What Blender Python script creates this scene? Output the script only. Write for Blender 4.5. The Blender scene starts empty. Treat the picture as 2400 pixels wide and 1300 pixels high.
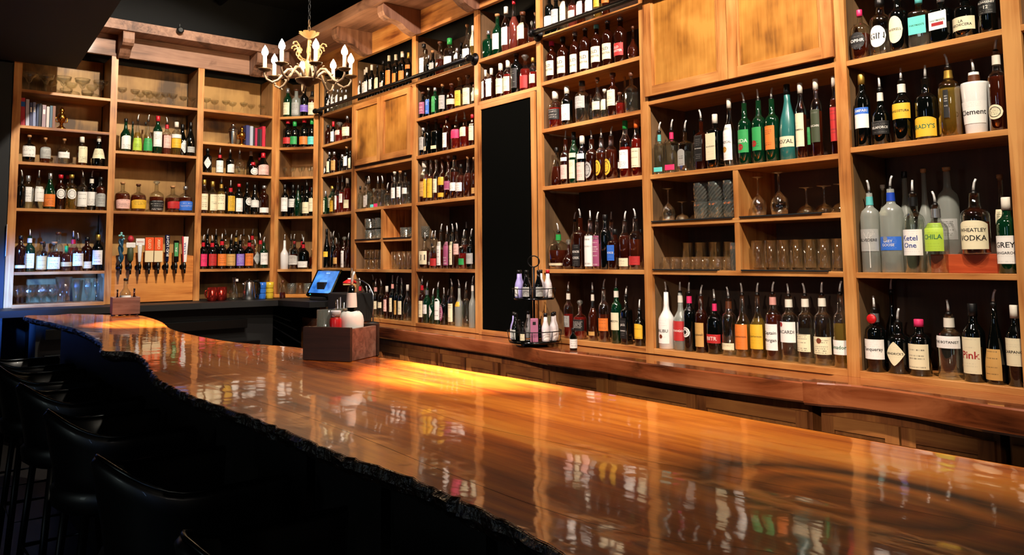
import bpy, math, random
from mathutils import Vector, Matrix
random.seed(7)
C = bpy.context.scene.collection
EYE = 1.45
# ---------------------------------------------------------------- camera
cd = bpy.data.cameras.new('camera'); cam = bpy.data.objects.new('camera', cd); C.objects.link(cam)
bpy.context.scene.camera = cam
cd.sensor_fit = 'HORIZONTAL'; cd.sensor_width = 36; cd.lens = 1846.9*36/2400
cd.shift_y = -(650-449.3)/2400
cd.clip_start = .02
_r = Vector((.77862917, -.62742279, -.00878945)); _u = Vector((-.0456316, -.07058787, .99646129)); _f = Vector((.62582296, .77547275, .08359208))
cam.matrix_world = Matrix(((_r.x, _u.x, -_f.x, 0), (_r.y, _u.y, -_f.y, 0), (_r.z, _u.z, -_f.z, EYE), (0, 0, 0, 1)))
# ---------------------------------------------------------------- colour management, world
sc = bpy.context.scene
sc.view_settings.view_transform = 'Standard'; sc.view_settings.look = 'None'
sc.view_settings.gamma = 1; sc.view_settings.use_curve_mapping = False
sc.view_settings.exposure = 0.35
W_ = bpy.data.worlds.new('world'); sc.world = W_; W_.use_nodes = True
W_.node_tree.nodes['Background'].inputs[0].default_value = (.55, .8, .62, 1)
W_.node_tree.nodes['Background'].inputs[1].default_value = .006
sc.cycles.max_bounces = 8; sc.cycles.transparent_max_bounces = 24
sc.cycles.caustics_reflective = False; sc.cycles.caustics_refractive = False
sc.cycles.sample_clamp_indirect = 4
# ---------------------------------------------------------------- lights (out of frame: ceiling track spots and a window behind the bar guests, plus added fill and rim lights)
def spot(name, loc, target, power, size=60, col=(1, .72, .45), r=.04, blend=.5):
    l = bpy.data.lights.new(name, 'SPOT'); o = bpy.data.objects.new(name, l); C.objects.link(o)
    o.location = loc; l.energy = power; l.color = col; l.spot_size = math.radians(size); l.spot_blend = blend; l.shadow_soft_size = r
    o.rotation_euler = (Vector(target)-Vector(loc)).to_track_quat('-Z', 'Y').to_euler()
    return o
def area(name, loc, target, power, sx, sy, col):
    l = bpy.data.lights.new(name, 'AREA'); o = bpy.data.objects.new(name, l); C.objects.link(o)
    l.shape = 'RECTANGLE'; l.size = sx; l.size_y = sy; l.energy = power; l.color = col
    o.location = loc; o.rotation_euler = (Vector(target)-Vector(loc)).to_track_quat('-Z', 'Y').to_euler()
    return o
spot('ceiling_spot', (1.65, .35, 3.95), (3.35, 1.8, 1.3), 350, 100, col=(1, .87, .69))
spot('ceiling_spot', (1.70, 1.9, 3.95), (3.35, 3.2, 1.3), 290, 90, col=(1, .81, .69))
spot('ceiling_spot', (1.70, 3.5, 3.95), (3.35, 5.0, 1.3), 275, 90, col=(1, .79, .70))
spot('ceiling_spot', (1.75, 4.7, 3.95), (1.7, 7.40, 1.5), 420, 90, col=(1, .89, .74))
spot('bar_downlight', (1.70, 2.30, 3.9), (1.52, 1.98, 1.1), 6200, 19, col=(1, .66, .26), r=.03, blend=1)
spot('bar_downlight', (1.5, 4.8, 3.9), (1.27, 4.75, 1.1), 3000, 17, col=(1, .68, .30), r=.03, blend=.8)
spot('room_fill', (-1.6, -1.8, 3.3), (3.2, 3.2, 1.0), 50, 45, col=(1, .85, .7), r=.35, blend=.8)  # soft frontal fill added for the cabinet doors and labels
spot('room_fill', (-.7, .2, 2.5), (3.13, 2.3, .55), 330, 28, col=(1, .84, .68), blend=.9)  # this and the next: low spots added to brighten the base cabinet doors
spot('room_fill', (-.7, 3.0, 2.5), (3.13, 4.3, .55), 330, 28, col=(1, .80, .68), blend=.9)
area('window_and_rim_light', (-3.2, 2.2, 1.9), (.6, 2.6, .9), 6, .6, .9, (.8, .95, .9))  # dim area light added for highlights on chair rims and bark edge
spot('neon_glow', (-.6, 6.6, 1.0), (1.15, 7.70, 1.18), 1500, 28, col=(.05, .20, 1), r=.12, blend=.6)
spot('neon_glow', (-.4, 4.4, 1.75), (1.17, 7.70, 1.22), 1500, 15, col=(.06, .24, 1), r=.08, blend=.7)
area('window_and_rim_light', (-4.2, -.6, 1.9), (2.4, 2.4, 1.2), 6, .14, 1.6, (.35, .55, 1))
# ---------------------------------------------------------------- materials
MAT = {}
def lin(c):
    c = c.lstrip('#'); v = [int(c[i:i+2], 16)/255 for i in (0, 2, 4)]
    return tuple((x/12.92 if x <= .04045 else ((x+.055)/1.055)**2.4) for x in v)+(1,)
class NT:
    def __init__(s, name):
        s.m = bpy.data.materials.new(name); s.m.use_nodes = True; s.t = s.m.node_tree
        s.b = s.t.nodes['Principled BSDF']; s.out = s.t.nodes['Material Output']
    def n(s, typ, **kw):
        nd = s.t.nodes.new(typ)
        for k, v in kw.items():
            if k.startswith('i_'):
                nd.inputs[int(k[2:])].default_value = v
            else: setattr(nd, k, v)
        return nd
    def l(s, a, b): s.t.links.new(a, b)
def setp(b, **kw):
    for k, v in kw.items():
        b.inputs[{'base': 'Base Color', 'rough': 'Roughness', 'metal': 'Metallic', 'coat': 'Coat Weight', 'coatr': 'Coat Roughness', 'spec': 'Specular IOR Level', 'ior': 'IOR', 'trans': 'Transmission Weight', 'emis': 'Emission Color', 'estr': 'Emission Strength'}[k]].default_value = v
def plain(name, col, rough=.5, metal=0, coat=0, spec=.5, estr=0):
    if name in MAT: return MAT[name]
    t = NT(name); c = lin(col) if isinstance(col, str) else tuple(col)+(1,)
    setp(t.b, base=c, rough=rough, metal=metal, coat=coat, spec=spec)
    if estr: setp(t.b, emis=c, estr=estr)
    # faint grain in the colour so that nothing is a dead flat tone
    nz = t.n('ShaderNodeTexNoise'); nz.inputs['Scale'].default_value = 60; nz.inputs['Detail'].default_value = 2
    mx = t.n('ShaderNodeMix', data_type='RGBA', blend_type='MULTIPLY'); mx.inputs[0].default_value = .18
    mx.inputs[6].default_value = c; t.l(nz.outputs[0], mx.inputs[7]); t.l(mx.outputs[2], t.b.inputs['Base Color'])
    MAT[name] = t.m; return t.m
def wood(name, axis, c1, c2, c3, rough=.38, coat=.25, scale=1.0, blotch=.5, knots=False, bump=.15, coatr=.1):
    """boards with the grain running along axis (0 x, 1 y, 2 z)"""
    t = NT(name); tc = t.n('ShaderNodeTexCoord'); mp = t.n('ShaderNodeMapping')
    s = [14*scale]*3; s[axis] = .9*scale; mp.inputs['Scale'].default_value = s
    oi = t.n('ShaderNodeObjectInfo'); ad = t.n('ShaderNodeVectorMath', operation='ADD'); ml = t.n('ShaderNodeMath', operation='MULTIPLY'); ml.inputs[1].default_value = 37
    t.l(oi.outputs['Random'], ml.inputs[0]); t.l(tc.outputs['Object'], ad.inputs[0]); t.l(ml.outputs[0], ad.inputs[1]); t.l(ad.outputs[0], mp.inputs[0])
    n1 = t.n('ShaderNodeTexNoise'); n1.inputs['Scale'].default_value = 1.6; n1.inputs['Detail'].default_value = 6; n1.inputs['Roughness'].default_value = .62; n1.inputs['Distortion'].default_value = .7
    t.l(mp.outputs[0], n1.inputs['Vector'])
    n2 = t.n('ShaderNodeTexNoise'); n2.inputs['Scale'].default_value = 2.4*scale; n2.inputs['Detail'].default_value = 3
    t.l(ad.outputs[0], n2.inputs['Vector'])
    cr = t.n('ShaderNodeValToRGB'); e = cr.color_ramp.elements; e[0].position = .36; e[0].color = lin(c3); e[1].position = .60; e[1].color = lin(c1)
    m = cr.color_ramp.elements.new(.455); m.color = lin(c2)
    mx = t.n('ShaderNodeMix', data_type='FLOAT'); mx.inputs[0].default_value = blotch; t.l(n1.outputs[0], mx.inputs[2]); t.l(n2.outputs[0], mx.inputs[3])
    t.l(mx.outputs[0], cr.inputs[0]); col = cr.outputs[0]
    if knots:
        m2 = t.n('ShaderNodeMapping'); s2 = [2.6]*3; s2[axis] = 1.1; m2.inputs['Scale'].default_value = s2; t.l(ad.outputs[0], m2.inputs[0])
        n3 = t.n('ShaderNodeTexNoise'); n3.inputs['Scale'].default_value = 1.1; n3.inputs['Detail'].default_value = 7; n3.inputs['Distortion'].default_value = 1.6; t.l(m2.outputs[0], n3.inputs['Vector'])
        c4 = t.n('ShaderNodeValToRGB'); c4.color_ramp.elements[0].position = .60; c4.color_ramp.elements[0].color = (0, 0, 0, 1); c4.color_ramp.elements[1].position = .72; c4.color_ramp.elements[1].color = (1, 1, 1, 1)
        t.l(n3.outputs[0], c4.inputs[0]); m3 = t.n('ShaderNodeMix', data_type='RGBA'); t.l(c4.outputs[0], m3.inputs[0]); t.l(col, m3.inputs[6]); m3.inputs[7].default_value = lin('#3a1c0c'); col = m3.outputs[2]
    t.l(col, t.b.inputs['Base Color']); setp(t.b, rough=rough, coat=coat, coatr=coatr)
    bp = t.n('ShaderNodeBump'); bp.inputs['Strength'].default_value = bump; bp.inputs['Distance'].default_value = .004; t.l(n1.outputs[0], bp.inputs['Height']); t.l(bp.outputs[0], t.b.inputs['Normal'])
    MAT[name] = t.m; return t.m
for ax, nm in ((0, 'x'), (1, 'y'), (2, 'z')):
    wood('board_'+nm, ax, '#cf9656', '#ae7138', '#6a3616', coat=.3, rough=.42)
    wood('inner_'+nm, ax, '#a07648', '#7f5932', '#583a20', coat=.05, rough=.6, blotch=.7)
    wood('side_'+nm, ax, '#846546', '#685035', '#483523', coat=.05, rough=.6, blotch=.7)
    wood('dark_'+nm, ax, '#483020', '#342114', '#22150c', coat=.05, rough=.6, blotch=.7)  # darker copy of the inner wood, shade of the bay recesses put into the colour
    wood('rustic_'+nm, ax, '#9a725a', '#7c5742', '#4a3022', coat=.05, rough=.6, knots=True)
    wood('base_'+nm, ax, '#ad6f38', '#8a5026', '#552c12', coat=.15, rough=.5)
wood('backply', 2, '#b48a4c', '#8f6834', '#50391f', coat=.05, rough=.6, scale=1.2, blotch=.8, knots=True, bump=.05)
wood('plywood', 2, '#c28a3e', '#a06a28', '#6c4218', coat=.35, rough=.4, scale=1.7, blotch=.72, bump=.05)
wood('counter_y', 1, '#a8623a', '#7e3f20', '#3c1a0d', coat=1, rough=.25, scale=.6, knots=True, bump=.1, coatr=.04)
wood('tap_board', 0, '#d99248', '#bf7535', '#7d4018', coat=.4, rough=.35, scale=1.1)
wood('caddy_dark', 0, '#44291f', '#2c1912', '#190d08', coat=.1, rough=.5, scale=1.5)  # dark wood deepened to near black, shade on the long face put into the colour
wood('caddy_pale', 0, '#8f6a5a', '#6f4a3c', '#4a2c22', coat=.1, rough=.6, scale=1.5)
wood('riser', 1, '#b4502a', '#8e3417', '#5a1c0c', coat=.4, rough=.3)
# the bar top: slab with long wavy figure under a thick clear finish
def bar_wood():
    t = NT('bar_slab'); tc = t.n('ShaderNodeTexCoord')
    def noise(scale, mapping, detail=5, dist=0, rough=.6):
        mp = t.n('ShaderNodeMapping'); mp.inputs['Scale'].default_value = mapping; t.l(tc.outputs['Object'], mp.inputs[0])
        n = t.n('ShaderNodeTexNoise'); n.inputs['Scale'].default_value = scale; n.inputs['Detail'].default_value = detail; n.inputs['Distortion'].default_value = dist; n.inputs['Roughness'].default_value = rough
        t.l(mp.outputs[0], n.inputs['Vector']); return n
    g1 = noise(1, (16, 1.1, 1), 7, .5); g2 = noise(1, (3.4, .55, 1), 5, 1.0); g3 = noise(1, (60, 3.5, 1), 4, .2)
    a = t.n('ShaderNodeMix', data_type='FLOAT'); a.inputs[0].default_value = .55; t.l(g1.outputs[0], a.inputs[2]); t.l(g2.outputs[0], a.inputs[3])
    b = t.n('ShaderNodeMix', data_type='FLOAT'); b.inputs[0].default_value = .2; t.l(a.outputs[0], b.inputs[2]); t.l(g3.outputs[0], b.inputs[3])
    cr = t.n('ShaderNodeValToRGB'); cs = [(.34, '#451606'), (.42, '#93400e'), (.49, '#c86418'), (.56, '#e88426'), (.68, '#f2a044')]
    e = cr.color_ramp.elements; e[0].position = cs[0][0]; e[0].color = lin(cs[0][1]); e[1].position = cs[-1][0]; e[1].color = lin(cs[-1][1])
    for p_, c_ in cs[1:-1]: q = e.new(p_); q.color = lin(c_)
    t.l(b.outputs[0], cr.inputs[0])
    # knot figure: rings round a long eye
    mp = t.n('ShaderNodeMapping'); mp.inputs['Location'].default_value = (-1.1*4.4, -.59*2.3, 0); mp.inputs['Scale'].default_value = (4.4, 2.3, 0); t.l(tc.outputs['Object'], mp.inputs[0])
    wz = noise(3.0, (1.6, 1, 1), 4, .4); wv = t.n('ShaderNodeVectorMath', operation='SCALE'); wv.inputs['Scale'].default_value = .26; t.l(wz.outputs['Color'], wv.inputs[0])
    ad = t.n('ShaderNodeVectorMath', operation='ADD'); t.l(mp.outputs[0], ad.inputs[0]); t.l(wv.outputs[0], ad.inputs[1])
    sb = t.n('ShaderNodeVectorMath', operation='SUBTRACT'); t.l(ad.outputs[0], sb.inputs[0]); sb.inputs[1].default_value = (.13, .13, .13)
    fl = t.n('ShaderNodeVectorMath', operation='MULTIPLY'); fl.inputs[1].default_value = (1, 1, 0); t.l(sb.outputs[0], fl.inputs[0])
    ln = t.n('ShaderNodeVectorMath', operation='LENGTH'); t.l(fl.outputs[0], ln.inputs[0])
    kr = t.n('ShaderNodeValToRGB'); ks = [(.0, .55), (.12, .75), (.22, .25), (.34, .75), (.44, .15), (.56, .95), (.68, .45), (.85, 0)]
    ke = kr.color_ramp.elements; ke[0].position = 0; ke[0].color = (.55,)*3+(1,); ke[1].position = .85; ke[1].color = (0, 0, 0, 1)
    for p_, v_ in ks[1:-1]: q = ke.new(p_); q.color = (v_,)*3+(1,)
    t.l(ln.outputs['Value'], kr.inputs[0])
    kb = t.n('ShaderNodeMath', operation='MULTIPLY'); t.l(kr.outputs[0], kb.inputs[0])
    gm = t.n('ShaderNodeMapRange'); gm.inputs[1].default_value = .3; gm.inputs[2].default_value = .65; gm.inputs[3].default_value = 1.45; gm.inputs[4].default_value = .78; t.l(g1.outputs[0], gm.inputs[0]); t.l(gm.outputs[0], kb.inputs[1])
    kx = t.n('ShaderNodeMix', data_type='RGBA'); t.l(kb.outputs[0], kx.inputs[0]); t.l(cr.outputs[0], kx.inputs[6]); kx.inputs[7].default_value = lin('#38190a')
    t.l(kx.outputs[2], t.b.inputs['Base Color'])
    setp(t.b, rough=.42, coat=1, coatr=.05); t.b.inputs['Coat IOR'].default_value = 1.48
    wb = noise(1, (7, 5, 1), 2, .3); b2 = noise(1, (45, 16, 1), 2, .2)
    mm = t.n('ShaderNodeMix', data_type='FLOAT'); mm.inputs[0].default_value = .08; t.l(wb.outputs[0], mm.inputs[2]); t.l(b2.outputs[0], mm.inputs[3])
    bp = t.n('ShaderNodeBump'); bp.inputs['Strength'].default_value = .3; bp.inputs['Distance'].default_value = .005; t.l(mm.outputs[0], bp.inputs['Height'])
    t.l(bp.outputs[0], t.b.inputs['Normal']); t.l(bp.outputs[0], t.b.inputs['Coat Normal'])
    MAT['bar_slab'] = t.m
bar_wood()
def bark():
    t = NT('bark'); tc = t.n('ShaderNodeTexCoord'); n = t.n('ShaderNodeTexNoise'); n.inputs['Scale'].default_value = 90; n.inputs['Detail'].default_value = 6
    t.l(tc.outputs['Object'], n.inputs['Vector']); cr = t.n('ShaderNodeValToRGB'); cr.color_ramp.elements[0].color = lin('#0a0503'); cr.color_ramp.elements[1].color = lin('#24150b'); cr.color_ramp.elements[0].position = .4; cr.color_ramp.elements[1].position = .7
    t.l(n.outputs[0], cr.inputs[0]); t.l(cr.outputs[0], t.b.inputs['Base Color']); setp(t.b, rough=.3, coat=.8, coatr=.12)
    bp = t.n('ShaderNodeBump'); bp.inputs['Strength'].default_value = .8; bp.inputs['Distance'].default_value = .01; t.l(n.outputs[0], bp.inputs['Height']); t.l(bp.outputs[0], t.b.inputs['Normal']); t.l(bp.outputs[0], t.b.inputs['Coat Normal'])
    MAT['bark'] = t.m
bark()
plain('black', '#060706', .55); plain('black_gloss', '#040504', .12, coat=.5); plain('chalkboard', '#030403', .95, spec=.04)
plain('steel', '#c9c9c6', .22, 1); plain('spout', '#e6e6e2', .35, .45); plain('dark_steel', '#3c3f40', .3, 1); plain('iron', '#0e0f10', .38, .6)
plain('gilt', '#82705a', .55, .35); plain('gilt_bright', '#94754a', .55, .35); plain('brass_dark', '#5f4a32', .45, .6); plain('gold', '#c88b3a', .25, 1)
plain('candle', '#f6ead2', .5); plain('leather', '#070707', .42, coat=.1); plain('ceiling_black', '#0b0d0c', .9); plain('floor_dark', '#14110e', .5)
plain('wall_dark', '#0d0f11', .8); plain('panel_dark', '#100b08', .5); plain('mat_black', '#070707', .8)
plain('white', '#e8e6e2', .5); plain('copper', '#b0342a', .18, .85); plain('tiki_blue', '#2c6ac8', .25, coat=.6); plain('tiki_yellow', '#d9b833', .3, coat=.5)
plain('red_pulp', '#c8161c', .35, coat=.3); plain('book_red', '#b5202e', .55); plain('duct', '#0a0c0b', .75)
plain('green_wall', '#4d5436', .8); plain('label_paper', '#dcdce6', .6)
# bulbs
t = NT('bulb'); setp(t.b, base=(1, .9, .75, 1), emis=(1, .72, .42, 1), estr=150); MAT['bulb'] = t.m
# thin glass: clear to light with a mirror-like sheen that grows at grazing angles
def glass(name, tint, rough=.02, base=.06, frost=0):
    t = NT(name); tr = t.n('ShaderNodeBsdfTransparent'); tr.inputs[0].default_value = tuple(tint)+(1,)
    gl = t.n('ShaderNodeBsdfGlossy'); gl.inputs['Roughness'].default_value = rough; gl.inputs[0].default_value = (1, 1, 1, 1)
    lw = t.n('ShaderNodeLayerWeight'); lw.inputs[0].default_value = .35
    mr = t.n('ShaderNodeMapRange'); mr.inputs[3].default_value = base; mr.inputs[4].default_value = .65; t.l(lw.outputs['Facing'], mr.inputs[0])
    pw = t.n('ShaderNodeMath', operation='POWER'); pw.inputs[1].default_value = 1.4; t.l(mr.outputs[0], pw.inputs[0])
    mx = t.n('ShaderNodeMixShader'); t.l(mr.outputs[0], mx.inputs[0]); t.l(tr.outputs[0], mx.inputs[1]); t.l(gl.outputs[0], mx.inputs[2]); sh = mx.outputs[0]
    if frost:
        df = t.n('ShaderNodeBsdfDiffuse'); df.inputs[0].default_value = (.62, .66, .6, 1); tl = t.n('ShaderNodeBsdfTranslucent'); tl.inputs[0].default_value = (.6, .64, .58, 1)
        m0 = t.n('ShaderNodeMixShader'); m0.inputs[0].default_value = .4; t.l(df.outputs[0], m0.inputs[1]); t.l(tl.outputs[0], m0.inputs[2])
        m2 = t.n('ShaderNodeMixShader'); m2.inputs[0].default_value = frost; t.l(sh, m2.inputs[1]); t.l(m0.outputs[0], m2.inputs[2]); sh = m2.outputs[0]
    t.l(sh, t.out.inputs[0]); MAT[name] = t.m
glass('glass_clear', (.9, .93, .9), .04, .08); glass('glass_frosted', (.8, .84, .8), .25, .05, .45); glass('glass_cut', (.84, .88, .86), .08, .14, .10); glass('glass_jar', (.9, .92, .88), .08, .2, .14); glass('glass_ware', (.95, .97, .95), .05, .04)
def liquid(name, tint, body, amount=.5):
    t = NT(name); tr = t.n('ShaderNodeBsdfTransparent'); tr.inputs[0].default_value = tuple(tint)+(1,)
    df = t.n('ShaderNodeBsdfDiffuse'); df.inputs[0].default_value = tuple(body)+(1,); tl = t.n('ShaderNodeBsdfTranslucent'); tl.inputs[0].default_value = tuple(body)+(1,)
    m0 = t.n('ShaderNodeMixShader'); m0.inputs[0].default_value = .5; t.l(df.outputs[0], m0.inputs[1]); t.l(tl.outputs[0], m0.inputs[2])
    m1 = t.n('ShaderNodeMixShader'); m1.inputs[0].default_value = amount; t.l(tr.outputs[0], m1.inputs[1]); t.l(m0.outputs[0], m1.inputs[2])
    t.l(m1.outputs[0], t.out.inputs[0]); MAT[name] = t.m
liquid('whiskey', (.5, .11, .035), (.2, .035, .014)); liquid('red_liqueur', (.8, .06, .03), (.5, .03, .02)); liquid('pink_liqueur', (.85, .3, .25), (.6, .16, .12))
liquid('gold_rum', (.9, .7, .25), (.6, .38, .08), .35); liquid('water_spirit', (.93, .94, .9), (.5, .5, .45), .04)
def dark_glass(name, col, rough=.06):
    plain(name, col, rough, 0, .6, .6)
dark_glass('glass_black', '#050706'); dark_glass('glass_green', '#052a16'); dark_glass('glass_amber', '#240a04'); dark_glass('glass_teal', '#28706c', .3); dark_glass('glass_white', '#eceae6', .25)
def label_mat(name, col, ink='#2a2420', dens=.5):
    t = NT(name); uv = t.n('ShaderNodeUVMap'); sep = t.n('ShaderNodeSeparateXYZ'); t.l(uv.outputs[0], sep.inputs[0])
    oi = t.n('ShaderNodeObjectInfo')
    def mt(op, a, b=None, c=None):
        q = t.n('ShaderNodeMath', operation=op)
        for i, v in enumerate((a, b, c)):
            if v is None: continue
            if isinstance(v, (int, float)): q.inputs[i].default_value = v
            else: t.l(v, q.inputs[i])
        return q.outputs[0]
    rnd = oi.outputs['Random']
    rows = mt('MULTIPLY', sep.outputs[1], mt('MULTIPLY_ADD', rnd, 6, 8)); rf = mt('FLOOR', rows); rr = mt('FRACT', rows)
    cx = t.n('ShaderNodeCombineXYZ'); t.l(mt('MULTIPLY', sep.outputs[0], 26), cx.inputs[0]); t.l(mt('MULTIPLY_ADD', rnd, 91, rf), cx.inputs[1])
    nz = t.n('ShaderNodeTexNoise'); nz.inputs['Scale'].default_value = 1.7; nz.inputs['Detail'].default_value = 2; t.l(cx.outputs[0], nz.inputs['Vector'])
    c2 = t.n('ShaderNodeCombineXYZ'); t.l(mt('MULTIPLY_ADD', rnd, 57, rf), c2.inputs[1]); n2 = t.n('ShaderNodeTexNoise'); n2.inputs['Scale'].default_value = 3.3; t.l(c2.outputs[0], n2.inputs['Vector'])
    on = mt('MULTIPLY', mt('GREATER_THAN', nz.outputs[0], .5), mt('GREATER_THAN', rr, .5))
    on = mt('MULTIPLY', on, mt('GREATER_THAN', n2.outputs[0], .5))
    mid = mt('LESS_THAN', mt('ABSOLUTE', mt('SUBTRACT', sep.outputs[0], .5)), mt('MULTIPLY_ADD', n2.outputs[0], .5, .05))
    on = mt('MULTIPLY', mt('MULTIPLY', on, mid), dens)
    mx = t.n('ShaderNodeMix', data_type='RGBA'); t.l(on, mx.inputs[0]); mx.inputs[6].default_value = lin(col); mx.inputs[7].default_value = lin(ink)
    t.l(mx.outputs[2], t.b.inputs['Base Color']); setp(t.b, rough=.55); MAT[name] = t.m
LC = {'W': ('white', '#efece6'), 'C': ('cream', '#e6dcb8'), 'S': ('grey', '#a9aaa6'), 'T': ('tan', '#c79a55'), 'Y': ('yellow', '#e2b22c'), 'O': ('orange', '#e2792c'), 'R': ('red', '#b82828'),
      'P': ('pale pink', '#e8b9ae'), 'N': ('pink', '#e03068'), 'G': ('green', '#2c9a50'), 'D': ('olive green', '#3c4630'), 'L': ('lime green', '#a8c83c'), 'A': ('aqua', '#5cc8c0'), 'B': ('blue', '#2a6ad0'),
      'V': ('violet', '#7a5cc0'), 'M': ('mauve', '#9a4a70'), 'K': ('black', '#121212')}
for k, (nm, c) in LC.items(): label_mat('label_'+k, c, '#d8d4cc' if k in 'KDVBM' else '#2a2420', .7); label_mat('labelp_'+k, c, '#d8d4cc' if k in 'KDVBM' else '#2a2420', .14)
LC['B'] = ('blue', '#2450c0')
for k, c in (('S', '#b8b8b8'), ('R', '#c01828'), ('Y', '#c9a24a'), ('W', '#e9e2d2'), ('G', '#2aa04a'), ('O', '#e8702a'), ('A', '#5fc0c0'), ('N', '#e0306a'), ('B', '#5a3018'), ('P', '#d89a90'), ('k', '#0a0a0a'), ('c', '#c08a58'), ('U', '#1c46b8')):
    plain('cap_'+k, c, .4 if k != 'S' else .25, .8 if k in 'SY' else 0)
# ---------------------------------------------------------------- mesh building
class MB:
    def __init__(s): s.v = []; s.f = []; s.mi = []; s.uv = {}; s.smooth = []
    def add(s, vs, fs, mi=0, sm=False):
        o = len(s.v); s.v += [tuple(p) for p in vs]
        for f in fs: s.f.append(tuple(i+o for i in f)); s.mi.append(mi); s.smooth.append(sm)
        return s
    def box(s, x0, x1, y0, y1, z0, z1, mi=0, bev=0):
        if bev > 0:
            # chamfered box
            vs = []
            for (z, i) in ((z0, bev), (z0+bev, 0), (z1-bev, 0), (z1, bev)):
                c = bev if i == 0 else bev
                a, b, d, e = x0+i, x1-i, y0+i, y1-i
                k = bev*.0
                vs += [(a, d, z), (b, d, z), (b, e, z), (a, e, z)]
            fs = [(3, 2, 1, 0), (12, 13, 14, 15)]
            for L in range(3):
                for q in range(4):
                    a = L*4+q; b = L*4+(q+1) % 4; fs.append((a, b, b+4, a+4))
            return s.add(vs, fs, mi)
        vs = [(x0, y0, z0), (x1, y0, z0), (x1, y1, z0), (x0, y1, z0), (x0, y0, z1), (x1, y0, z1), (x1, y1, z1), (x0, y1, z1)]
        return s.add(vs, [(3, 2, 1, 0), (4, 5, 6, 7), (0, 1, 5, 4), (1, 2, 6, 5), (2, 3, 7, 6), (3, 0, 4, 7)], mi)
    def lathe(s, prof, seg=20, c=(0, 0, 0), mi=0, sec=None, cap0=True, cap1=True, sm=True, sx=1, sy=1):
        vs = []; fs = []
        for (r, z) in prof:
            for k in range(seg):
                a = 2*math.pi*k/seg; q = r*(sec(a) if sec else 1); vs.append((c[0]+q*math.cos(a)*sx, c[1]+q*math.sin(a)*sy, c[2]+z))
        for i in range(len(prof)-1):
            for k in range(seg):
                k2 = (k+1) % seg; fs.append((i*seg+k, i*seg+k2, (i+1)*seg+k2, (i+1)*seg+k))
        s.add(vs, fs, mi, sm)
        o = len(s.v)-len(vs)
        if cap0: s.f.append(tuple(o+k for k in range(seg))[::-1]); s.mi.append(mi); s.smooth.append(False)
        if cap1: s.f.append(tuple(o+(len(prof)-1)*seg+k for k in range(seg))); s.mi.append(mi); s.smooth.append(False)
        return s
    def tube(s, pts, r, seg=8, mi=0, closed=False, flat=1):
        pts = [Vector(p) for p in pts]; n = len(pts); rs = r if isinstance(r, (list, tuple)) else [r]*n
        vs = []; fs = []; prev = None
        for i, p in enumerate(pts):
            d = (pts[(i+1) % n]-pts[i-1]) if closed else (pts[min(i+1, n-1)]-pts[max(i-1, 0)])
            d.normalize()
            if prev is None:
                a = Vector((0, 0, 1)) if abs(d.z) < .9 else Vector((1, 0, 0)); x = d.cross(a).normalized()
            else:
                x = (prev-d*prev.dot(d)).normalized()
            prev = x; y = d.cross(x)
            for k in range(seg):
                t_ = 2*math.pi*k/seg; vs.append(p+(x*math.cos(t_)+y*math.sin(t_)*flat)*rs[i])
        m = n if closed else n-1
        for i in range(m):
            for k in range(seg):
                k2 = (k+1) % seg; j = (i+1) % n; fs.append((i*seg+k, i*seg+k2, j*seg+k2, j*seg+k))
        if not closed: fs += [tuple(range(seg))[::-1], tuple((n-1)*seg+k for k in range(seg))]
        return s.add(vs, fs, mi, True)
    def prism(s, poly, z0, z1, mi=0, axis=2):
        n = len(poly)
        def P(a, b, z): return (a, b, z) if axis == 2 else ((a, z, b) if axis == 1 else (z, a, b))
        vs = [P(a, b, z0) for a, b in poly]+[P(a, b, z1) for a, b in poly]
        fs = [tuple(range(n))[::-1], tuple(range(n, 2*n))]+[(i, (i+1) % n, n+(i+1) % n, n+i) for i in range(n)]
        return s.add(vs, fs, mi)
    def xf(s, M):
        s.v = [tuple(M @ Vector(p)) for p in s.v]; return s
    def mesh(s, name, mats):
        me = bpy.data.meshes.new(name); me.from_pydata(s.v, [], s.f)
        for m in mats: me.materials.append(MAT[m] if isinstance(m, str) else m)
        me.polygons.foreach_set('material_index', s.mi); me.polygons.foreach_set('use_smooth', s.smooth); me.update(); return me
    def build(s, name, mats, parent=None, loc=(0, 0, 0), rot=(0, 0, 0)):
        if not isinstance(mats, (list, tuple)): mats = [mats]
        return put(name, s.mesh(name, mats), parent, loc, rot)
def put(name, me, parent=None, loc=(0, 0, 0), rot=(0, 0, 0)):
    o = bpy.data.objects.new(name, me); C.objects.link(o); o.location = loc; o.rotation_euler = rot
    if parent is not None: o.parent = parent
    return o
def thing(name, label, cat, loc=(0, 0, 0), rz=0, group=None):
    o = bpy.data.objects.new(name, None); C.objects.link(o); o.location = loc; o.rotation_euler = (0, 0, rz); o.empty_display_size = .05
    o['label'] = label; o['category'] = cat
    if group: o['group'] = group
    return o
def tag(o, label, cat, group=None):
    o['label'] = label; o['category'] = cat
    if group: o['group'] = group
    return o
def struct(o): o['kind'] = 'structure'; return o
def recalc(o):
    import bmesh
    bm = bmesh.new(); bm.from_mesh(o.data); bmesh.ops.recalc_face_normals(bm, faces=bm.faces); bm.to_mesh(o.data); bm.free(); return o
PI = math.pi
Z = lambda z: z+EYE
ORD = ['', 'first', 'second', 'third', 'fourth', 'fifth', 'sixth', 'seventh', 'eighth', 'ninth', 'tenth', 'eleventh', 'twelfth', 'thirteenth', 'fourteenth', 'fifteenth', 'sixteenth']
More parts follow.
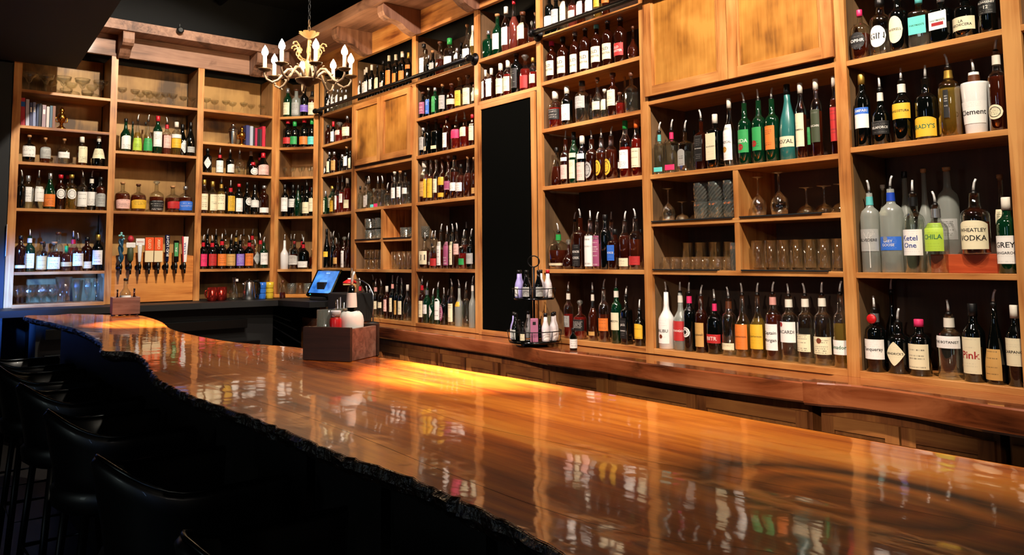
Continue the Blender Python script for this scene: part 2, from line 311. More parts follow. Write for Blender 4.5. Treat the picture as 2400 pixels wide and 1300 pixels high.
# ================================================================ room shell
RX, RB, LY, LB = 3.27, 3.60, 7.362, 7.70
struct(MB().box(-5.1, 3.9, -3.1, 8.0, -.1, 0).build('floor', 'floor_dark'))
struct(MB().box(-5.1, 3.9, -3.1, 8.0, Z(2.6), Z(2.7)).build('ceiling', 'ceiling_black'))
struct(MB().box(3.62, 3.9, -3.1, 8.0, 0, Z(2.6)).build('wall_right', 'wall_dark'))
struct(MB().box(-5.1, 3.62, 7.72, 8.0, 0, Z(2.6)).build('wall_far', 'wall_dark'))
struct(MB().box(-5.1, -5.0, -3.1, 7.72, 0, Z(2.6)).build('wall_left', 'wall_dark'))
struct(MB().box(-5.0, 3.62, -3.1, -3.0, 0, Z(2.6)).build('wall_near', 'wall_dark'))
struct(MB().box(-5.0, .80, 7.37, 7.71, 0, Z(1.6)).build('wall_far_pier', 'wall_dark'))
# boxed soffit hanging over the guests' side
o = MB().prism([(-5.0, 7.30), (1.235, 7.30), (1.105, 5.15), (1.0, 3.2), (-5.0, 3.2)], Z(1.60), Z(2.6)).build('soffit', 'duct'); struct(recalc(o))
# pipes and joists overhead
for k, (x, y0, y1, z) in enumerate(((1.9, -2.9, 7.6, 2.52), (2.5, -2.9, 7.6, 2.5))):
    tag(MB().tube([(x, y0, Z(z)), (x, y1, Z(z))], .03, 10).build('ceiling_pipe', 'duct'), ['black ceiling pipe above the middle of the bar, nearer the guests', 'black ceiling pipe near the shelf wall cornice'][k], 'pipe')
# ================================================================ shelving
TOPZ = 1.77
def unit(nm, label): return thing('shelf_unit', label, 'shelving', (0, 0, 0), 0, 'built-in back bar shelving bays')
UNITS = {}
def board(u, nm, x0, x1, y0, y1, z0, z1, mat, bev=.0015, org=None):
    cx, cy, cz = (x0+x1)/2, (y0+y1)/2, (z0+z1)/2
    return MB().box(x0-cx, x1-cx, y0-cy, y1-cy, z0-cz, z1-cz, bev=bev).build(nm, mat, u, (cx, cy, cz))
TS = .024
RB_ = {'E': (6.325, 6.94), 'F': (5.31, 6.26), 'G': (4.47, 5.25), 'H': (3.79, 4.42), 'I': (2.91, 3.745), 'J': (1.772, 2.855), 'K': (1.103, 1.716), 'M': (.25, 1.04)}
RS = {'E': (1.385, 1.087, .803, .426, -.077), 'F': (1.40, .438, .168, -.085), 'G': (1.40, 1.10, .803, .438, -.077), 'H': (1.405, 1.10), 'I': (1.42, 1.118, .814, .448, -.072),
      'J': (.853, .444, .186, -.072), 'K': (1.25, .846, .464, -.075), 'M': (1.25, .846, .464, -.075)}
UL = {'E': 'narrow wooden shelving bay just right of the angled corner bay', 'F': 'wooden shelving bay with the small two-door cupboard and glass cubbyholes', 'G': 'wooden shelving bay directly left of the tall chalkboard panel',
      'H': 'wooden bay holding the tall black chalkboard panel under two shelves', 'I': 'wooden shelving bay directly right of the tall chalkboard panel', 'J': 'wide wooden shelving bay with the big upper cupboard doors',
      'K': 'wooden shelving bay with large gin and vodka bottles at the right', 'M': 'cut-off shelving bay at the extreme right edge'}
for k, (y0, y1) in RB_.items():
    u = UNITS[k] = unit(k, UL[k])
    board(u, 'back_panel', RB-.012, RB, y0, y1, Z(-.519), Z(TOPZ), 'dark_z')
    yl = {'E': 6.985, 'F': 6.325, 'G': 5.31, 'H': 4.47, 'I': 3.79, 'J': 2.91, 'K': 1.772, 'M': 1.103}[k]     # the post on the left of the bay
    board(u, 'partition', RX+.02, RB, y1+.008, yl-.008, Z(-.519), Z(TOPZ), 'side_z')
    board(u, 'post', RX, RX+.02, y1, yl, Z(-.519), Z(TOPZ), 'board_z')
    for z in RS[k]: board(u, 'shelf', RX+.003, RB-.012, y0-.004, y1+.004, Z(z-TS), Z(z), 'board_y')
    if k != 'H': board(u, 'base_rail', RX+.001, RB-.012, y0-.004, y1+.004, Z(-.519), Z(-.49), 'board_y')
board(UNITS['M'], 'partition', RX+.02, RB, .20, .25, Z(-.519), Z(TOPZ), 'dark_z'); board(UNITS['M'], 'post', RX, RX+.02, .19, .25, Z(-.519), Z(TOPZ), 'board_z')
# cubbyhole dividers
board(UNITS['J'], 'divider', RX+.004, RB-.012, 2.294, 2.323, Z(-.072), Z(.42), 'board_z'); board(UNITS['F'], 'divider', RX+.004, RB-.012, 5.765, 5.80, Z(-.085), Z(.414), 'board_z')
def door(u, nm, y0, y1, z0, z1, x, fr=.06, panel='plywood', frame='board', th=.02, rec=.012, extra=True):
    d = bpy.data.objects.new(nm, None); C.objects.link(d); d.parent = u; d.location = (x, (y0+y1)/2, (z0+z1)/2)
    def p(n, a0, a1, b0, b1, xa, xb, mat):
        MB().box(xa, xb, a0-(y0+y1)/2, a1-(y0+y1)/2, b0-(z0+z1)/2, b1-(z0+z1)/2, bev=.0015).build(n, mat, d)
    p('stile', y0, y0+fr, z0, z1, -th, 0, frame+'_z'); p('stile', y1-fr, y1, z0, z1, -th, 0, frame+'_z')
    p('rail', y0+fr, y1-fr, z0, z0+fr, -th, 0, frame+'_y'); p('rail', y0+fr, y1-fr, z1-fr, z1, -th, 0, frame+'_y')
    p('panel', y0+fr-.004, y1-fr+.004, z0+fr-.004, z1-fr+.004, -th+rec, -.002, panel)
    if panel == 'plywood':
        g = .012; p('bead', y0+fr, y0+fr+g, z0+fr, z1-fr, -th+rec*.4, -.003, frame+'_z'); p('bead', y1-fr-g, y1-fr, z0+fr, z1-fr, -th+rec*.4, -.003, frame+'_z')
    return d
door(UNITS['J'], 'door', 2.318, 2.862, Z(.872), Z(1.765), RX, .055); door(UNITS['J'], 'door', 1.764, 2.314, Z(.872), Z(1.765), RX, .055)
door(UNITS['F'], 'door', 5.302, 5.782, Z(.818), Z(1.365), RX, .05); door(UNITS['F'], 'door', 5.786, 6.268, Z(.818), Z(1.365), RX, .05)
board(UNITS['F'], 'shelf', RX+.003, RB-.012, 5.306, 6.264, Z(.775), Z(.80), 'board_y')
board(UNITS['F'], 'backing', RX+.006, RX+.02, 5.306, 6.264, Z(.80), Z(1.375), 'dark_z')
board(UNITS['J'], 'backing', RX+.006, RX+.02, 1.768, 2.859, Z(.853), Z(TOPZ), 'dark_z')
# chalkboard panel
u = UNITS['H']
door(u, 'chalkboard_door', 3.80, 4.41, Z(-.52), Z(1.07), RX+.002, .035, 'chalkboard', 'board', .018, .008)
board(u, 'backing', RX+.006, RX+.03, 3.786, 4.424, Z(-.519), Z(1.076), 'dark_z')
# left (far) wall bays
LBAY = {'A': (.862, 1.516), 'B': (1.569, 2.244), 'C': (2.299, 2.953)}
LS = {'A': (1.396, 1.102, .808, .432, -.077), 'B': (1.396, .951, .432), 'C': (1.396, 1.092, .808, .432, -.077)}
LL = {'A': 'leftmost wooden shelving bay with books and blue-lit lower shelves', 'B': 'wooden shelving bay with the beer taps at its foot', 'C': 'wooden shelving bay directly right of the beer taps'}
for k, (x0, x1) in LBAY.items():
    u = UNITS[k] = unit(k, LL[k])
    board(u, 'back_panel', x0, x1, LB-.012, LB, Z(-.36), Z(TOPZ), 'backply')
    xr = {'A': 1.569, 'B': 2.299, 'C': 3.0}[k]
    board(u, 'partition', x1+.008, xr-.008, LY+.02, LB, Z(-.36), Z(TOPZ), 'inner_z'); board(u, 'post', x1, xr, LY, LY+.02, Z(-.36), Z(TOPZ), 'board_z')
    for z in LS[k]: board(u, 'shelf', x0-.004, x1+.004, LY+.003, LB-.012, Z(z-TS), Z(z), 'board_x')
    if k == 'A': board(u, 'base_rail', x0-.004, x1+.004, LY+.001, LB-.012, Z(-.365), Z(-.335), 'board_x')
u = UNITS['A']; board(u, 'partition', .812, .854, LY+.02, LB, Z(-.36), Z(TOPZ), 'inner_z'); board(u, 'post', .804, .862, LY, LY+.02, Z(-.36), Z(TOPZ), 'board_z')
tag(MB().box(.80, .803, 7.34, 7.36, Z(.05), Z(.3)).build('notice', 'label_paper'), 'small white paper notice on the edge of the leftmost shelf post', 'notice')
# tap board with a curved top edge
pl = [(1.570, Z(-.352)), (2.243, Z(-.352)), (2.243, Z(.045))]+[(2.243-.673*t_/12, Z(.045+.036*math.sin(PI*t_/12))) for t_ in range(1, 12)]+[(1.570, Z(.045))]
recalc(MB().prism(pl, LY+.012, LY+.034, axis=1).build('tap_board', 'tap_board', UNITS['B']))
# angled corner bay
A_ = Vector((2.99, 7.362, 0)); B_ = Vector((3.27, 7.04, 0)); T_ = (B_-A_).normalized(); WID = (B_-A_).length
rzD = math.atan2(T_.y, T_.x)
u = UNITS['D'] = thing('shelf_unit', 'narrow angled wooden shelving bay across the room corner', 'shelving', (A_.x, A_.y, 0), rzD, 'built-in back bar shelving bays')
def dboard(nm, s0, s1, d0, d1, z0, z1, mat): return board(u, nm, s0, s1, d0, d1, z0, z1, mat)
dboard('post', -.012, .036, 0, .02, Z(-.36), Z(TOPZ), 'board_z'); dboard('post', WID-.036, WID+.012, 0, .02, Z(-.36), Z(TOPZ), 'board_z')
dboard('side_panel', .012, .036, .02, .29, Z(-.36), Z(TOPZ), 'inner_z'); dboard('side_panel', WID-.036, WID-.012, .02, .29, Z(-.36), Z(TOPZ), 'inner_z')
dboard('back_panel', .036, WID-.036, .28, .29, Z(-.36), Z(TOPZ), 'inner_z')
for z in (1.391, 1.089, .801, .417, -.089): dboard('shelf', .034, WID-.034, .003, .28, Z(z-TS), Z(z), 'board_x')
dboard('base_board', .0, WID, -.02, .28, Z(-.358), Z(-.325), 'tap_board')
# ================================================================ cornice
o = MB().prism([(2.91, -2.9), (2.91, 7.14), (.82, 7.14), (.82, 7.70), (3.60, 7.70), (3.60, -2.9)], Z(1.955), Z(2.04)).build('trim_crown', 'rustic_y'); struct(recalc(o))
struct(MB().box(RX-.004, RX+.03, .19, 7.03, Z(1.77), Z(1.955), bev=.002).build('trim_frieze', 'board_y'))
struct(MB().box(.80, 2.995, LY-.004, LY+.03, Z(1.77), Z(1.955), bev=.002).build('trim_frieze_far', 'rustic_x'))
o = MB().prism([(2.985, 7.358), (3.266, 7.035), (3.286, 7.05), (3.01, 7.38)], Z(1.77), Z(1.955)).build('trim_frieze_corner', 'rustic_x'); struct(recalc(o))
# corbels: S-curved brackets
cp = [(0, 0), (0, .185), (.325, .185), (.335, .17), (.335, .12), (.32, .09), (.28, .07), (.22, .065), (.17, .05), (.13, .02), (.09, .0), (.04, -.015)]
CL = ['scroll corbel at the corner end of the shelf cornice', 'scroll corbel on the cornice left of the narrow bay by the chandelier', 'scroll corbel above the small two-door cupboard', 'scroll corbel on the cornice left of the chalkboard bay',
      'scroll corbel on the cornice above the bay right of chalkboard', 'scroll corbel above the wide cupboard doors']
cb = None
for i, (y, lb) in enumerate(((6.0, 'pale scroll-cut wooden corbel under the cornice, nearest the chandelier'), (5.22, 'scroll-cut wooden corbel under the cornice, above the small cupboard'), (4.44, 'scroll-cut wooden corbel under the cornice, cut by the top frame edge'))):
    o = MB().prism([(-a, b) for a, b in cp], -.045, .045, axis=1).build('corbel', 'rustic_z', None, (RX-.004, y, Z(1.768))); recalc(o)
    tag(o, lb, 'corbel', 'corbels under the shelf cornice')
for x, lb in ((1.60, 'dark wooden corbel under the far cornice above the first shelf post'), (2.76, 'scroll-cut wooden corbel on the far cornice behind the chandelier candles')):
    s_ = .2/.335
    o = MB().prism([(-a*s_, b) for a, b in cp], -.045, .045, axis=0).build('corbel', 'rustic_z', None, (x, LY-.004, Z(1.768))); recalc(o)
    tag(o, lb, 'corbel', 'corbels under the shelf cornice')
o = MB().prism([(-a*.85, b) for a, b in cp], -.045, .045, axis=0).build('corbel', 'rustic_z', None, (3.11, 7.19, Z(1.768)), (0, 0, -PI/4)); recalc(o)
tag(o, 'scroll-cut wooden corbel on the cornice in the corner behind the chandelier', 'corbel', 'corbels under the shelf cornice')
# small black spotlight clipped to the far cornice
t0 = thing('spotlight', 'small round black spotlight fixed on the far cornice', 'lamp', (2.0, 7.11, Z(2.02))); t0.scale = (.6, .6, .6)
MB().lathe([(.045, -.03), (.05, .03), (.03, .05)], 16).build('housing', 'black', t0, (0, 0, .0), (PI/2, 0, 0)); MB().lathe([(.034, 0), (.03, .004)], 16).build('lens', 'dark_steel', t0, (0, -.032, 0), (PI/2, 0, 0))
MB().box(-.006, .006, .02, .045, 0, .1).build('bracket', 'black', t0)
# guard rails of iron pipe along the upper shelves
def pipe_rail(y0, y1, z, label):
    t0 = thing('guard_rail', label, 'rail', (3.215, y0, Z(z)), 0, 'iron pipe rails on the upper shelves')
    L = y1-y0; MB().tube([(0, 0, 0), (0, L, 0)], .015, 12).build('pipe', 'iron', t0)
    for yy in (0, L):
        MB().lathe([(.022, -.02), (.026, -.008), (.026, .008), (.022, .02)], 12).build('elbow', 'iron', t0, (0, yy, 0), (PI/2, 0, 0))
        MB().tube([(0, yy, 0), (.01, yy, -.001), (.05, yy, 0)], .016, 10).build('stub', 'iron', t0)
        MB().lathe([(.045, 0), (.045, .006), (.024, .01), (.022, .02)], 18).build('flange', 'iron', t0, (.055, yy, 0), (0, -PI/2, 0))
pipe_rail(4.46, 6.965, 1.414, 'black iron pipe rail along the railed shelves left of the chalkboard')
pipe_rail(1.79, 3.765, 1.432, 'black iron pipe rail across the top shelf right of chalkboard')
# ================================================================ back bar counter and cabinets
ed = [(.2, 3.0), (1.05, 3.0), (1.4, 3.06), (1.65, 3.065), (1.83, 3.01), (2.4, 2.975), (2.95, 3.005), (3.4, 2.985), (3.9, 3.05), (4.5, 3.055), (5.2, 3.06), (5.8, 3.06), (6.9, 3.08)]
def smooth(pts, n=6, amp=0, seed=1):
    rnd = random.Random(seed); out = []
    for i in range(len(pts)-1):
        p0 = pts[max(i-1, 0)]; p1 = pts[i]; p2 = pts[i+1]; p3 = pts[min(i+2, len(pts)-1)]
        for k in range(n):
            t_ = k/n; q = []
            for a in range(2):
                q.append(.5*((2*p1[a])+(-p0[a]+p2[a])*t_+(2*p0[a]-5*p1[a]+4*p2[a]-p3[a])*t_*t_+(-p0[a]+3*p1[a]-3*p2[a]+p3[a])*t_**3))
            out.append((q[0]+rnd.uniform(-amp, amp), q[1]+rnd.uniform(-amp, amp)))
    return out+[pts[-1]]
ct = thing('back_counter', 'long live-edge wooden back counter running below the bottle shelves', 'counter', (0, 0, 0))
e2 = smooth(ed, 5, .0015)
def slab(nm, mat, parent, lo, hi, zt, th, matl):
    pts = [(x, y) for y, x in e2 if lo < y < hi]; ex = lambda yy: min(e2, key=lambda q: abs(q[0]-yy))[1]
    pts = [(ex(lo), lo)]+pts+[(ex(hi), hi)]
    vs = []; fs = []
    for (x, y) in pts:
        vs += [(x+.006, y, zt), (x, y, zt-.006), (x+.002, y, zt-th*.9), (x+.01, y, zt-th), (3.60, y, zt-th), (3.60, y, zt)]
    for i in range(len(pts)-1):
        for k in range(6):
            a = i*6+k; b = i*6+(k+1) % 6; fs.append((a, b, b+6, a+6))
    n = len(pts); fs += [tuple(range(6)), tuple((n-1)*6+k for k in range(6))[::-1]]
    return recalc(MB().add(vs, fs).build(nm, matl, parent))
slab('slab', '', ct, .2, 1.83, Z(-.518), .096, 'counter_y'); slab('slab', '', ct, 1.83, 6.9, Z(-.522), .085, 'counter_y')
DY = []
XB = 3.135
def pair(y1, ym, y0, lb):
    t0 = thing('base_cabinet', lb, 'cabinet', (0, 0, 0), 0, 'base cabinets under the back counter')
    MB().box(XB+.002, 3.58, y0-.012, y1+.012, Z(-1.38), Z(-.616)).build('carcass', 'base_z', t0)
    for a, b in ((ym+.004, y1), (y0, ym-.004)):
        door(t0, 'door', a, b, Z(-1.36), Z(-.664), XB, .055, 'base_z', 'base', .02, .012)
def yR(px): pass
pair(6.88, 6.50, 6.10, 'wooden base cabinet behind the dark wooden caddy, leftmost'); pair(5.556, 5.165, 4.737, 'wooden two-door base cabinet second from the left, right of the caddy')
pair(4.704, 4.37, 4.02, 'wooden two-door base cabinet below the left part of the chalkboard bay'); pair(3.993, 3.527, 3.083, 'wooden two-door base cabinet below the bottle carousel')
pair(3.041, 2.462, 1.877, 'wide wooden two-door base cabinet below the wide cupboard bay'); pair(1.812, 1.487, 1.155, 'wooden two-door base cabinet at the right end')
pair(1.10, .66, .25, 'wooden two-door base cabinet cut off by the right edge')
tag(MB().box(3.10, 3.135, 6.90, 6.96, 0, Z(-.616)).build('end_post', 'base_z'), 'upright wooden end post at the left end of the back counter', 'post')
# dark counter below the far wall shelves
t0 = thing('far_counter', 'dark narrow counter below the beer taps and far shelves', 'counter', (0, 0, 0))
recalc(MB().prism([(.805, 7.70), (.805, 7.36), (.72, 7.36), (.72, 6.98), (2.2, 6.98), (2.86, 6.93), (2.93, 6.42), (3.262, 6.42), (3.262, 7.0), (2.98, 7.34), (2.98, 7.70)], Z(-.412), Z(-.362)).build('top', 'black', t0))
MB().box(1.0, 2.9, 7.14, 7.68, .1, Z(-.42)).build('cooler_body', 'black', t0)
cl = thing('bottle_cooler', 'low black and steel under-counter cooler below the beer taps', 'cooler', (2.0, 7.05, 0))
MB().box(-.95, .62, -.02, .06, .85, .93, bev=.004).build('steel_lip', 'dark_steel', cl); MB().box(-.95, .75, .0, .07, .70, .73, bev=.004).build('steel_rail', 'dark_steel', cl)
MB().box(-.95, .75, .03, .07, .1, .70).build('glass_front', 'black_gloss', cl)
# ================================================================ the bar
inn = [(-.9, 1.47), (.0, 1.47), (.8, 1.462), (1.5, 1.465), (2.1, 1.435), (2.52, 1.405), (2.8, 1.345), (3.05, 1.305), (3.4, 1.20), (3.9, 1.175), (4.3, 1.20), (4.8, 1.29), (5.3, 1.335), (5.45, 1.33), (5.62, 1.25), (5.75, 1.17), (6.0, 1.04)]
out_near = [(-.9, .60), (.2, .62), (.6, .635), (.9, .665), (1.1, .675), (1.35, .66), (1.7, .665), (2.1, .65), (2.35, .655), (2.525, .665)]
out_far = [(2.525, .67), (2.76, .71), (3.0, .755), (3.2, .775), (3.33, .76), (3.41, .705), (3.7, .76), (4.1, .80), (4.6, .825), (5.1, .81), (5.6, .775), (5.9, .76), (6.02, .80)]
ZB = Z(-.345); TB = .055
bar = thing('bar', 'long glossy live-edge wooden bar counter with dark bark edge', 'bar', (0, 0, 0))
import mathutils.geometry as mg
def barslab(poly, name):
    mb = MB(); n = len(poly)
    # top as a fan of quads between the outline and an inset; n-gon tessellated
    tri = mg.tessellate_polygon([[Vector((x, y, 0)) for x, y in poly]])
    mb.add([(x, y, ZB) for x, y in poly], [t_ for t_ in tri]); mb.add([(x, y, ZB-.03) for x, y in poly], [t_ for t_ in tri], 1)
    return recalc(mb.build(name, ['bar_slab', 'black'], bar))
def barkedge(pts, side, name, seed):
    vs = []; fs = []; n = len(pts)
    prof = [(-.002, .0008), (.002, -.002), (.0045, -.008), (.004, -.018), (-.004, -.030), (-.024, -.040), (-.07, -.044)]
    for (x, y) in pts:
        for j, (a, z) in enumerate(prof):
            k = (.0025*math.sin(y*23+j*1.3+seed)+.0018*math.sin(y*61+j*2.1)) if j > 1 else 0; vs.append((x+side*(a+k), y, ZB+z+(.002*math.sin(y*17+j*2) if j > 1 else 0)))
    m = len(prof)
    for i in range(n-1):
        for j in range(m-1): a = i*m+j; fs.append((a, a+1, a+m+1, a+m))
    return recalc(MB().add(vs, fs, 0, False).build(name, 'bark', bar))
jn = [(.667, 2.525), (.853, 2.575), (1.086, 2.658), (1.385, 2.70)]
i1 = [(x, y) for y, x in smooth(inn, 8, .0015, 3)]; on_ = [(x, y) for y, x in smooth(out_near, 14, .004, 4)]; of_ = [(x, y) for y, x in smooth(out_far, 12, .004, 5)]
in_n = [p_ for p_ in i1 if p_[1] < 2.69]; in_f = [p_ for p_ in i1 if p_[1] > 2.71]
g = .0006
def jy(x):      # the cross joint between the near and far lengths
    for (x0, y0), (x1, y1) in zip(jn, jn[1:]):
        if x0 <= x <= x1: return y0+(y1-y0)*(x-x0)/(x1-x0)
    return jn[-1][1] if x > 1 else jn[0][1]
s1 = [(x, y) for y, x in smooth([(-.9, .84), (.2, .85), (.52, .84), (.66, .768), (.8, .738), (1.03, .735), (1.4, .753), (1.7, .757), (2.04, .745), (jy(.74), .74)], 5)]
s2 = [(x, y) for y, x in smooth([(-.9, 1.16), (.3, 1.13), (.9, 1.04), (1.345, .985), (1.61, 1.004), (1.85, .996), (2.15, .977), (jy(.97), .97)], 5)]
barslab(on_+[(x-g, y) for x, y in s1[::-1]], 'plank'); barslab([(x+g, y) for x, y in s1]+[(x-g, y) for x, y in s2[::-1]], 'plank'); barslab([(x+g, y) for x, y in s2]+[jn[2], jn[3]]+in_n[::-1], 'plank')
f2 = [(x, y) for y, x in smooth([(jy(.98)+.002, .98), (3.2, .99), (4.0, .985), (5.0, 1.03), (5.9, .93)], 6)]
barslab(of_+[(x-g, y) for x, y in f2[::-1]]+[(jn[1][0], jn[1][1]+.002)], 'plank'); barslab([(x+g, y) for x, y in f2]+in_f[::-1]+[(jn[3][0], jn[3][1]+.002), (jn[2][0], jn[2][1]+.002)], 'plank')
barkedge(on_, -1, 'bark_edge', 1); barkedge(of_, -1, 'bark_edge', 2); barkedge(in_n, 1, 'back_edge', 3); barkedge(in_f, 1, 'back_edge', 4)
